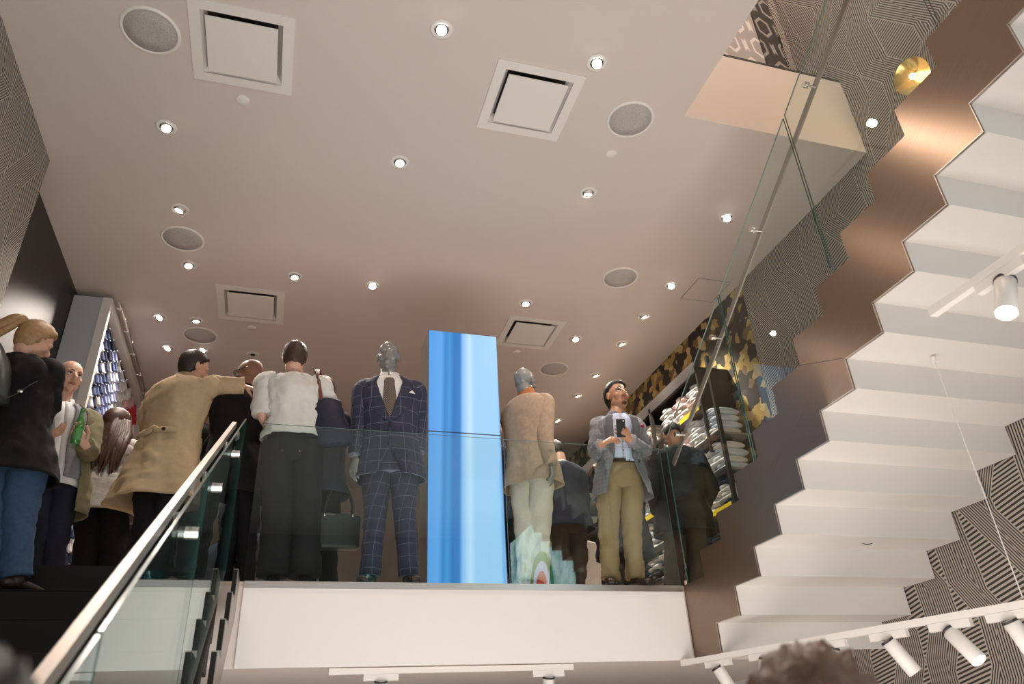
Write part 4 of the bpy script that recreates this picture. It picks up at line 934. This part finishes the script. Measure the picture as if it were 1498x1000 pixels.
bm = B(); ell(bm, p.surf(0.02, .155, .026), (.010, .004, .010)); ell(bm, p.surf(0.02, .065, .026), (.010, .004, .010)); obj('button', bm, M_shoe, p.root)

# ---- beige mannequin seen from behind
p = Fig('grey headed mannequin in beige linen jacket, rust collar and cream trousers, seen from behind', 'mannequin', 5.38, (.75, .66), (768, 559), (771, 580), (777, 682), (.80, .62, -.05), sc=1.04, name='mannequin', group='shop mannequins', shw=.165)
p.arm(1, (797, 640, -.17), (806, 680, -.22)).arm(0, (748, 632, .12), (752, 672, .16)); p.leg(0, (769, 770, .05), (772, 850)).leg(1, (790, 770), (785, 852))
p.body(M_manq, .0055, ((None,), ((.02, -.15, -1), (-.7, .3, 0), (.3, 1, 0), .35)))
p.shell('jacket', C_beige, -.17, .505, off=.020, fold=.006, seed=5, flare=.10, vent=.02)
for i in (0, 1): p.sleeve(i, C_beige, (.072, .070, .062, .055, .050), fold=.008)
p.collar(C_rust, .064, .055, .0, .012, tall=.06)
p.trousers(C_cream, (.105, .098, .082, .074, .070), .014); p.shoes(M_tan)

# ---- woman in the ivory blouse
p = Fig('person with short brown hair in ivory blouse and black trousers, seen from behind', 'person', 5.34, (.04, 1), (431, 525), (431, 546), (428, 652), (.04, 1, -.25), sc=1.08, female=True, shw=.185)
p.arm(0, (384, 607, -.02), (402, 640, .22)).arm(1, (481, 604, .0), (470, 640, .2)); p.leg(0, (407, 748), (400, 845)).leg(1, (447, 748), (446, 845))
p.body(SKIN, .007); hair_cap(p.root, p.head, p.R3, 1.06, M_hair['brown'], front=.4, back=-1.1, side=-.35, puff=1.17, tex=.06)
p.shell('blouse', C_blouse, .04, .495, off=.030, fold=.016, seed=3, flare=.12, amp=2)
for i in (0, 1): p.sleeve(i, C_blouse, (.078, .078, .074), end=0, fold=.012)
p.trousers(C_blackT, (.112, .112, .100, .098, .100), .010, waist=.12); p.shoes(M_black)
b = empty('tote_bag', p.J((480, 610, -.05)), 'navy tote bag with brown leather straps hanging from the shoulder of the woman in white', 'bag')
bm = B(); limb(bm, [p.J((478, 586, -.06)), p.J((478, 600, -.07)), p.J((483, 625, -.08)), p.J((490, 644, -.08)), p.J((491, 650, -.08))], [.10, .118, .135, .15, .12], 24, 5, fold=.010, wide=(1, 0, 0), flat=.45); obj('bag_body', bm, cloth('navy_nylon', (.022, .024, .045), .2, .5), b, True)
for dx, dy in ((0, -.03), (7, -.10)):
    bm = B(); limb(bm, [p.J((466+dx*.6, 588, dy)), p.J((466+dx*.2, 565, dy)), p.J((462+dx*.4, 547, dy*.6)), p.J((464+dx*.3, 541, .03)), p.J((468+dx*.3, 556, .12))], [.014]*5, 8, 5, wide=(1, 0, 0), flat=.3); obj('strap', bm, mat('brown_strap', (.13, .045, .025), .5), b, True)

# ---- woman with handbag behind her
p = Fig('person in dark jacket with brown hair holding a grey handbag, behind the woman in white', 'person', 5.75, (.35, .9), (474, 574), (473, 600), (468, 700), (.3, 1, -.2), sc=1.0, female=True)
p.arm(1, (496, 652), (494, 688, -.08)).arm(0, (450, 650), (455, 690)); p.leg(0, (455, 775), (450, 855)).leg(1, (480, 775), (482, 855))
p.body(SKIN, .007, ((None,), ((.0, -.1, -1), (-.8, 0, 0), (0, 1, 0), .6))); h_ = hair_cap(p.root, p.head, p.R3, 1.05, M_hair['auburn'], puff=1.12)
bm = B(); limb(bm, [p.J((479, 565, -.02)), p.J((484, 580, -.05)), p.J((485, 597, -.05)), p.J((480, 606, -.05))], [.05, .055, .045, .01], 14, 5, fold=.01, flat=.6); obj('hair_length', bm, M_hair['auburn'], p.root, True)
p.shell('jacket', C_navyk, -.15, .50, off=.020, fold=.008, flare=.08); [p.sleeve(i, C_navyk) for i in (0, 1)]; p.trousers(C_blackT); p.shoes(M_black)
w_ = p.arms[1][1]; b = empty('handbag', w_+V((.02, -.03, -.5)), 'charcoal structured handbag with looped handles carried low before the suited mannequin', 'bag')
c = w_+V((.02, -.03, -.36)); bm = B(); box(bm, c+V((-.17, -.06, -.26)), c+V((.17, .06, 0)), 0, .02); obj('bag_body', bm, mat('charcoal_leather', (.05, .05, .052), .4), b)
for dy in (-.04, .04):
    bm = B(); limb(bm, [c+V((-.10, dy, -.02)), c+V((-.08, dy, .12)), c+V((-.02, dy*.3, .245)), c+V((.05, dy*.3, .235)), c+V((.10, dy, .10)), c+V((.11, dy, -.02))], [.007]*6, 8, 5); obj('handle', bm, M_dark, b, True)
bm = B(); [ell(bm, c+V((x, -.065, z)), (.012, .006, .012)) for x in (-.1, .11) for z in (-.02, )]; obj('ring', bm, M_chrome, b)

# ---- man in the camel coat
p = Fig('person in long camel coat with his arm stretched over the shoulder of the bald man', 'person', 5.42, (.55, .83), (284, 538), (270, 556), (241, 672), (.80, .50, -.22), up=(.25, 0, 1), sc=1.07, lean_hem=(-.08, 0, -1))
p.arm(1, (316, 563, -.04), (358, 564, -.02)).arm(0, (216, 612, .10), (226, 652, .22)); p.leg(0, (215, 775), (198, 850)).leg(1, (240, 775), (232, 850))
p.body(SKIN, .0055, ((None,), ((.9, .1, -.28), (.1, .5, -.9), (0, -1, .2), .25))); hair_cap(p.root, p.head, p.R3, 1.08, M_hair['darkbrown'], front=.5, back=-1.1, side=-.35, puff=1.10)
p.shell('coat', C_camel, -.30, .51, off=.030, fold=.011, seed=8, flare=.16, vent=-.02, amp=2)
for i in (0, 1): p.sleeve(i, C_camel, (.080, .078, .066, .060, .056), fold=.010)
p.collar(C_camel, .066, .04, .2, .020); p.trousers(C_blackT, (.10, .095, .08, .072, .068)); p.shoes(M_black)
bm = B(); A_ = [p.surf(th, .125+(.02 if abs(th-pi) < .1 else 0), .046) for th in [pi-.75+1.5*j/12 for j in range(13)]]
limb(bm, A_, [.022]*13, 8, 2, wide=(0, 0, 1), flat=.25); obj('half_belt', bm, C_camel, p.root, True)
bm = B(); cyl(bm, p.surf(pi-.35, .125, .050), p.surf(pi-.35, .125, .060), .013, n=14); obj('button', bm, M_shoe, p.root)

# ---- bald man in black with glasses
p = Fig('bald man with black glasses dressed in black, embraced by the man in camel', 'person', 5.68, (-.45, .85), (365, 547), (357, 573), (345, 678), (-.92, .30, -.12), sc=1.06)
p.arm(0, (322, 632, -.02), (305, 660, .1)).arm(1, (386, 634, .02), (372, 672, .1)); p.leg(0, (335, 770), (325, 855)).leg(1, (362, 770), (358, 855))
p.body(skinmat('skin_brown', (.26, .13, .08)), .0055); p.shell('coat', C_black, -.25, .51, off=.030, fold=.008, seed=4, flare=.1); [p.sleeve(i, C_black, (.078, .074, .064, .058, .052)) for i in (0, 1)]
p.collar(C_black, .072, .05, .1, .012, tall=.045); p.trousers(C_blackT); p.shoes(M_black)
P = lambda v: p.head+p.R3@(V(v)*1.06)
bm = B()
for q in (-1, 1):
    limb(bm, [P((q*.034+.024*cos(t), .100, .004+.019*sin(t))) for t in [2*pi*j/12 for j in range(13)]], [.0026]*13, 6, 1); limb(bm, [P((q*.060, .098, .012)), P((q*.080, .05, .012)), P((q*.084, -.005, .014))], [.0038]*3, 8, 3, wide=p.R3@V((0, 0, 1)), flat=.5)
limb(bm, [P((-.010, .101, .008)), P((.010, .101, .008))], [.0026]*2, 6, 1); obj('glasses', bm, M_dark, p.root)

# ---- smiling woman between them
p = Fig('smiling dark haired person in black seen between camel coat and bald man', 'person', 6.25, (.2, -.95), (301, 594), (294, 620), (290, 700), (.35, -.9, .05), up=(.3, 0, 1), sc=.98, female=True)
p.arm(0, (270, 660), (275, 690, -.1)).arm(1, (325, 655), (318, 660, -.15)); p.leg(0, (275, 780), (268, 860)).leg(1, (305, 780), (300, 860))
p.body(SKIN_DARK, .0055); hair_cap(p.root, p.head, p.R3, 1.02, M_hair['black'], front=.45, back=-.7, side=-.3, puff=1.12); face_extras(p.root, p.head, p.R3, .98, browm=M_hair['black'], lipc=(.30, .07, .06))
p.shell('jacket', C_black, -.15, .50, off=.02); [p.sleeve(i, C_black) for i in (0, 1)]; p.trousers(C_blackT); p.shoes(M_black)
b = p.J((290, 652, -.2)); bm = B(); limb(bm, [b+V((0, 0, .06)), b, b+V((0, 0, -.10))], [.035, .05, .03], 12, 4, fold=.012, flat=.5); tag(obj('yellow_cloth', bm, cloth('mustard_cloth', (.35, .26, .10)), None, True), 'mustard coloured cloth between the camel coat and the black coat', 'scarf')

# ---- woman with ponytail on the stairs
p = Fig('person with blond ponytail in black coat and blue jeans on the top black step', 'person', 4.57, (.30, .95), (52, 500), (38, 520), (22, 662), (.72, .58, -.42), sc=.98, female=True, floor=ZF-RISE, shw=.17)
p.arm(1, (74, 590, .02), (58, 612, .28)).arm(0, (-22, 590), (-5, 630, .25)); p.leg(1, (27, 760), (24, 842)).leg(0, (-12, 760), (-18, 842))
p.body(SKIN, .0055); hair_cap(p.root, p.head, p.R3, 1.04, M_hair['blond'], front=.55, back=-1.2, side=-.55, puff=1.13, tex=.06)
bk = p.head+p.R3@V((0, -.10, .055)); bm = B()
for k in range(9):
    rr = V((random.uniform(-.02, .02), random.uniform(-.02, .02), random.uniform(-.02, .02))); limb(bm, [bk+V((.01, 0, 0)), bk+V((-.05, -.02, .02))+rr, bk+V((-.10, -.03, -.03))+rr*1.5, bk+V((-.16, -.04, -.10))+rr*2, bk+V((-.20, -.04, -.17))+rr*3], [.012, .024, .024, .018, .004], 8, 4, fold=.004)
obj('ponytail', bm, M_hair['blond'], p.root, True)
bm = B(); limb(bm, [bk+V((0, 0, -.03)), bk+V((0, -.015, 0)), bk+V((.01, 0, .03))], [.012]*3, 8, 2); obj('hair_clip', bm, M_dark, p.root, True)
p.shell('coat', C_black, -.16, .50, off=.028, fold=.010, seed=6, flare=.14); [p.sleeve(i, C_black, (.066, .064, .060, .055, .050)) for i in (0, 1)]
p.trousers(C_jean, (.115, .105, .086, .078, .072), .012); p.shoes(M_shoe)
b = empty('shoulder_bag', p.J((2, 560, -.15)), 'black shoulder bag strap across the back of the ponytailed woman', 'bag')
bm = B(); limb(bm, [p.surf(pi+.9, .16, .06), p.surf(pi+.3, .08, .062), p.surf(pi-.2, .03, .06)][::-1] if False else [p.J((3, 585, -.22)), p.J((20, 578, -.21)), p.J((38, 567, -.19)), p.J((54, 558, -.15))], [.008]*4, 8, 4, flat=.4); obj('strap', bm, M_dark, b, True)
bm = B(); ell(bm, p.J((29, 572, -.215)), (.016, .006, .010)); obj('buckle', bm, M_chrome, b, True)
bm = B(); limb(bm, [p.J((-8, 505, -.20)), p.J((-2, 540, -.24)), p.J((-4, 590, -.24))], [.05, .075, .06], 14, 4, fold=.01, flat=.6); obj('bag_body', bm, mat('black_grey_bag', (.03, .035, .035), .35), b, True)

# ---- bald man with the green bottle
p = Fig('bald man in olive jacket over grey hoodie holding a green beer bottle', 'person', 5.50, (.42, -.9), (101, 552), (90, 590), (76, 690), (.62, -.82, -.12), sc=1.08)
p.arm(1, (130, 660, -.05), (124, 650, -.30)).arm(0, (50, 655, -.02), (62, 640, -.28)); p.leg(0, (62, 775), (48, 850)).leg(1, (84, 775), (72, 850))
p.body(SKIN, .0055, (((.75, -.3, .25), (.3, -.2, .9), (0, -1, .3), .4), ((-.55, -.25, .65), (.2, -.85, .1), (-.3, 0, 1), .9)))
face_extras(p.root, p.head, p.R3, 1.06, browm=M_hair['brown'], gaze=(.1, .95, .2), irisc=(.10, .10, .10))
p.shell('shirt', C_shirt, -.10, .505, off=.000, fold=.002); p.shell('hoodie', C_hood, -.06, .50, gap=lambda h: .16 if h < .2 else .16+.5*(h-.2), off=.018, fold=.006, seed=3)
gp = lambda h: .62
p.shell('jacket', C_olive, -.26, .50, gap=gp, off=.026, fold=.008, seed=9, flare=.08); [p.sleeve(i, C_olive, (.074, .072, .064, .056, .050)) for i in (0, 1)]
p.collar(C_shirt, .062, .05, .5, .018); p.trousers(C_navyT); p.shoes(M_black)
w_ = p.arms[1][1]; a_ = p.J((109, 650, -.34)); d_ = (p.J((121, 600, -.36))-a_).normalized(); L_ = .235
b = empty('beer_bottle', a_, 'green glass beer bottle held up by the bald man in olive', 'bottle')
bm = B(); lathe(bm, a_, [(0, 0), (.028, .002), (.030, .01), (.030, .13), (.027, .15), (.015, .185), (.0125, .22), (.0125, L_), (.014, L_+.001), (.014, L_+.01), (0, L_+.01)], 24, d_); obj('glass_body', bm, mat('green_bottle_glass', (.03, .22, .03), .08, spec=.8, coat=.8), b, True)
bm = B(); lathe(bm, a_, [(.0306, .03), (.0308, .035), (.0308, .10), (.0306, .105)], 24, d_); obj('paper_label', bm, mat('bottle_label', (.10, .30, .10), .6), b, True)
bm = B(); lathe(bm, a_, [(.0165, .183), (.0135, .215), (.0132, .216)], 24, d_); obj('neck_label', bm, MATS['bottle_label'], b, True)

# ---- woman in grey tweed
p = Fig('woman with long brown hair in pale grey tweed jacket and black trousers, seen from behind', 'person', 6.05, (.15, 1), (172, 622), (166, 648), (150, 712), (.5, .8, 0), sc=1.06, female=True, lean_hem=(-.10, 0, -1))
p.len = 1
p.arm(0, (112, 690, .0), (106, 712, .22)).arm(1, (200, 700, .05), (196, 730, .2)); p.leg(0, (130, 790), (118, 870)).leg(1, (165, 790), (160, 870))
p.body(SKIN, .007); hair_cap(p.root, p.head, p.R3, 1.05, M_hair['auburn'], front=.5, back=-.9, side=-.4, puff=1.14)
bm = B()
for k in range(16):
    t = (k/15-.5); x0 = p.head+V((t*.15, -.085+abs(t)*.10, .02)); e_ = V((t*.20+random.uniform(-.02, .02), -.15-random.uniform(0, .03), -.36-random.uniform(0, .10))) 
    limb(bm, [x0, x0+V((t*.05, -.04, -.12)), p.head+V((t*.20, -.145, -.24)), p.head+e_], [.028, .034, .028, .004], 9, 5, fold=.006, seed=k)
obj('long_hair', bm, M_hair['auburn'], p.root, True)
p.shell('jacket', C_tweed, -.22, .50, off=.032, fold=.012, seed=7, flare=.22, vent=.02, amp=1.5); [p.sleeve(i, C_tweed, (.076, .074, .066, .062, .060)) for i in (0, 1)]
p.trousers(C_blackT, (.11, .10, .088, .08, .075)); p.shoes(M_black)
b = empty('small_bag', p.J((103, 730, .1)), 'small beige handbag with grey loop hanging at the tweed jacket woman\'s left', 'bag')
bm = B(); limb(bm, [p.J((104, 718, .05)), p.J((97, 735, .05)), p.J((101, 757, .05)), p.J((110, 752, .05)), p.J((112, 735, .05))], [.010]*5, 8, 5, flat=.5); obj('handle', bm, mat('grey_strap', (.22, .20, .19), .5), b, True)
bm = B(); limb(bm, [p.J((108, 705, .12)), p.J((107, 722, .12)), p.J((104, 740, .12))], [.04, .06, .045], 12, 4, flat=.5); obj('bag_body', bm, mat('beige_bag', (.40, .30, .22), .5), b, True)

# ---- stooping man in navy jumper
p = Fig('person in navy jumper and brown trousers stooping beyond the beige mannequin', 'person', 6.2, (-.15, 1), (812, 663, .1), (820, 678), (829, 762), (-.2, .8, -.7), sc=.98)
p.arm(1, (853, 735, .05), (845, 765, .2)).arm(0, (800, 735), (798, 765, .2)); p.leg(0, (820, 820), (812, 880)).leg(1, (845, 820), (842, 880))
p.body(SKIN, .009); hair_cap(p.root, p.head, p.R3, 1.05, M_hair['darkbrown']); p.shell('jumper', C_navyk, -.08, .51, off=.035, fold=.012, seed=2, flare=.2); [p.sleeve(i, C_navyk, (.08, .078, .07, .06, .05)) for i in (0, 1)]; p.collar(C_shirt, .064, .03, .1, .01)
p.trousers(C_brownT, (.11, .10, .085, .078, .072)); p.shoes(M_shoe)

# ---- dark figure squeezed between column and beige mannequin
p = Fig('person in dark navy suit half hidden behind the blue display column', 'person', 6.15, (-.2, -1), (722, 628), (724, 655), (730, 735), (0, -1, 0), sc=1.0)
p.arm(0, (698, 690), (700, 735)).arm(1, (752, 690), (757, 728, -.05)); p.leg(0, (724, 800), (722, 870)).leg(1, (752, 800), (756, 870))
p.body(SKIN, .009, ((None,), ((0, -.1, -1), (-1, 0, 0), (0, -1, 0), .4))); hair_cap(p.root, p.head, p.R3, 1.04, M_hair['black']); p.shell('jacket', C_navyT, -.2, .5, off=.02); [p.sleeve(i, C_navyT) for i in (0, 1)]; p.trousers(C_navyT); p.shoes(M_black)

# ---- dark clothed shopper right of the phone man
p = Fig('person with dark hair in black jacket seen from behind, standing at the shirt rack', 'person', 5.78, (.25, .95), (983, 638), (986, 655), (998, 745), (.1, .9, -.45), sc=1.04)
p.arm(0, (953, 712, .0), (962, 750, .2)).arm(1, (1040, 712, .0), (1030, 745, .2)); p.leg(0, (988, 800), (985, 865)).leg(1, (1018, 800), (1020, 865))
p.body(SKIN_TAN, .007); hair_cap(p.root, p.head, p.R3, 1.04, M_hair['black'], back=-.45); p.shell('jacket', C_black, -.22, .505, off=.032, fold=.010, seed=5, flare=.1); [p.sleeve(i, C_black, (.08, .076, .068, .06, .054)) for i in (0, 1)]
p.trousers(C_brownT, (.11, .10, .088, .08, .078)); p.shoes(M_black)

# ---- coat figure behind the phone man
p = Fig('person in long dark coat almost hidden behind the man with the phone, holding a camera', 'person', 6.8, (-.3, -1), (902, 662), (904, 688), (908, 755), (-.3, -1, -.3), sc=1.0)
p.arm(0, (866, 712, -.05), (862, 692, -.28)).arm(1, (938, 712), (935, 760)); p.leg(0, (890, 815), (888, 885)).leg(1, (922, 815), (926, 885))
p.body(SKIN_DARK, .009, (((.2, -.5, .4), (.3, -.4, .2), (0, 0, 1), .6),)); hair_cap(p.root, p.head, p.R3, 1.04, M_hair['black']); p.shell('coat', C_navyk, -.42, .505, off=.03, fold=.01, flare=.12); [p.sleeve(i, C_navyk, (.08, .076, .066, .058, .052)) for i in (0, 1)]; p.trousers(C_blackT); p.shoes(M_black)

# ---- seated person far behind the glass
p = Fig('person in steel blue suit sitting bent forward far behind the left glass', 'person', 7.0, (.8, -.5), (392, 712), (388, 735), (366, 812), (.7, -.5, -.4), sc=.98)
p.floor = ZF
p.arm(0, (368, 782, -.12), (392, 800, -.25)).arm(1, (384, 785, .1), (400, 800, .1)); p.leg(0, (398, 812, -.2), (402, 890, -.2)).leg(1, (402, 812, .1), (408, 890, .1))
p.body(SKIN, .009); hair_cap(p.root, p.head, p.R3, 1.04, M_hair['darkbrown']); p.shell('jacket', C_blue, -.04, .5, off=.02); [p.sleeve(i, C_blue) for i in (0, 1)]; p.trousers(C_blue, (.10, .09, .078, .066, .06)); p.shoes(M_black)
zs = p.pel.z-.13; bm = B(); c = p.pel; box(bm, (c.x-.22, c.y-.2, ZF+.40 if zs < ZF+.4 else zs-.06), (c.x+.22, c.y+.2, zs), 0, .01); 
s_ = empty('stool', (c.x, c.y, ZF), 'dark low stool under the seated person far behind the left glass', 'stool'); obj('seat', bm, M_dark, s_)
for sx in (-1, 1):
    for sy in (-1, 1): bm = B(); cyl(bm, (c.x+sx*.18, c.y+sy*.16, ZF), (c.x+sx*.18, c.y+sy*.16, min(zs-.06, ZF+.40) if zs < ZF+.4 else zs-.06), .014, n=10); obj('leg', bm, M_dark, s_)

# ---- foreground heads on the ground floor
def fg(label, Y, hx, hy, look, hairm, coat, xoff=0):
    h = atY(hx, hy, Y); 
    p = Fig.__new__(Fig); Fig.__init__(p, label, 'person', Y, (0, 1), (hx, hy), (hx, hy+160), (hx, hy+900), look, sc=1.0, floor=ZL)
    p.head = h; p.neck = h+V((0, -.02, -.17)); p.pel = h+V((0, 0, -.68)); p.root.location = V((p.pel.x, p.pel.y, ZL))
    sh = p.sp(.435); p.sh = [sh-p.l*.185, sh+p.l*.185]; p.hip = [p.pel-p.l*.09, p.pel+p.l*.09]
    fz = ZL
    for i, sg in enumerate((-1, 1)):
        p.arms[i] = (p.sh[i]+V((sg*.05, 0, -.29)), p.sh[i]+V((sg*.04, .08, -.53))); a = p.pel+V((sg*.1, 0, 0)); a.z = ZL+.085; k = (a+p.pel)*.5+V((sg*.04, .02, 0)); p.legs[i] = (k, a); p.toe[i] = V((sg*.2, 1, 0)).normalized()
    p.body(SKIN, .009); p.shell('jacket', coat, -.15, .5, off=.02); [p.sleeve(i, coat) for i in (0, 1)]; p.trousers(C_blackT); p.shoes(M_black)
    hair_cap(p.root, p.head, p.R3, 1.04, hairm, front=.4, back=-.6, side=-.25, puff=1.16, tex=.22, seed=3)
    return p
fg('blurred brown haired head of a person at the bottom right foreground', 1.05, 1196, 1100, (.1, 1, 0), M_hair['fore'], C_black)
fg('dark shadowy head of a person at the lower left corner foreground', .62, -190, 1340, (-.1, 1, 0), M_hair['shadow'], C_black)
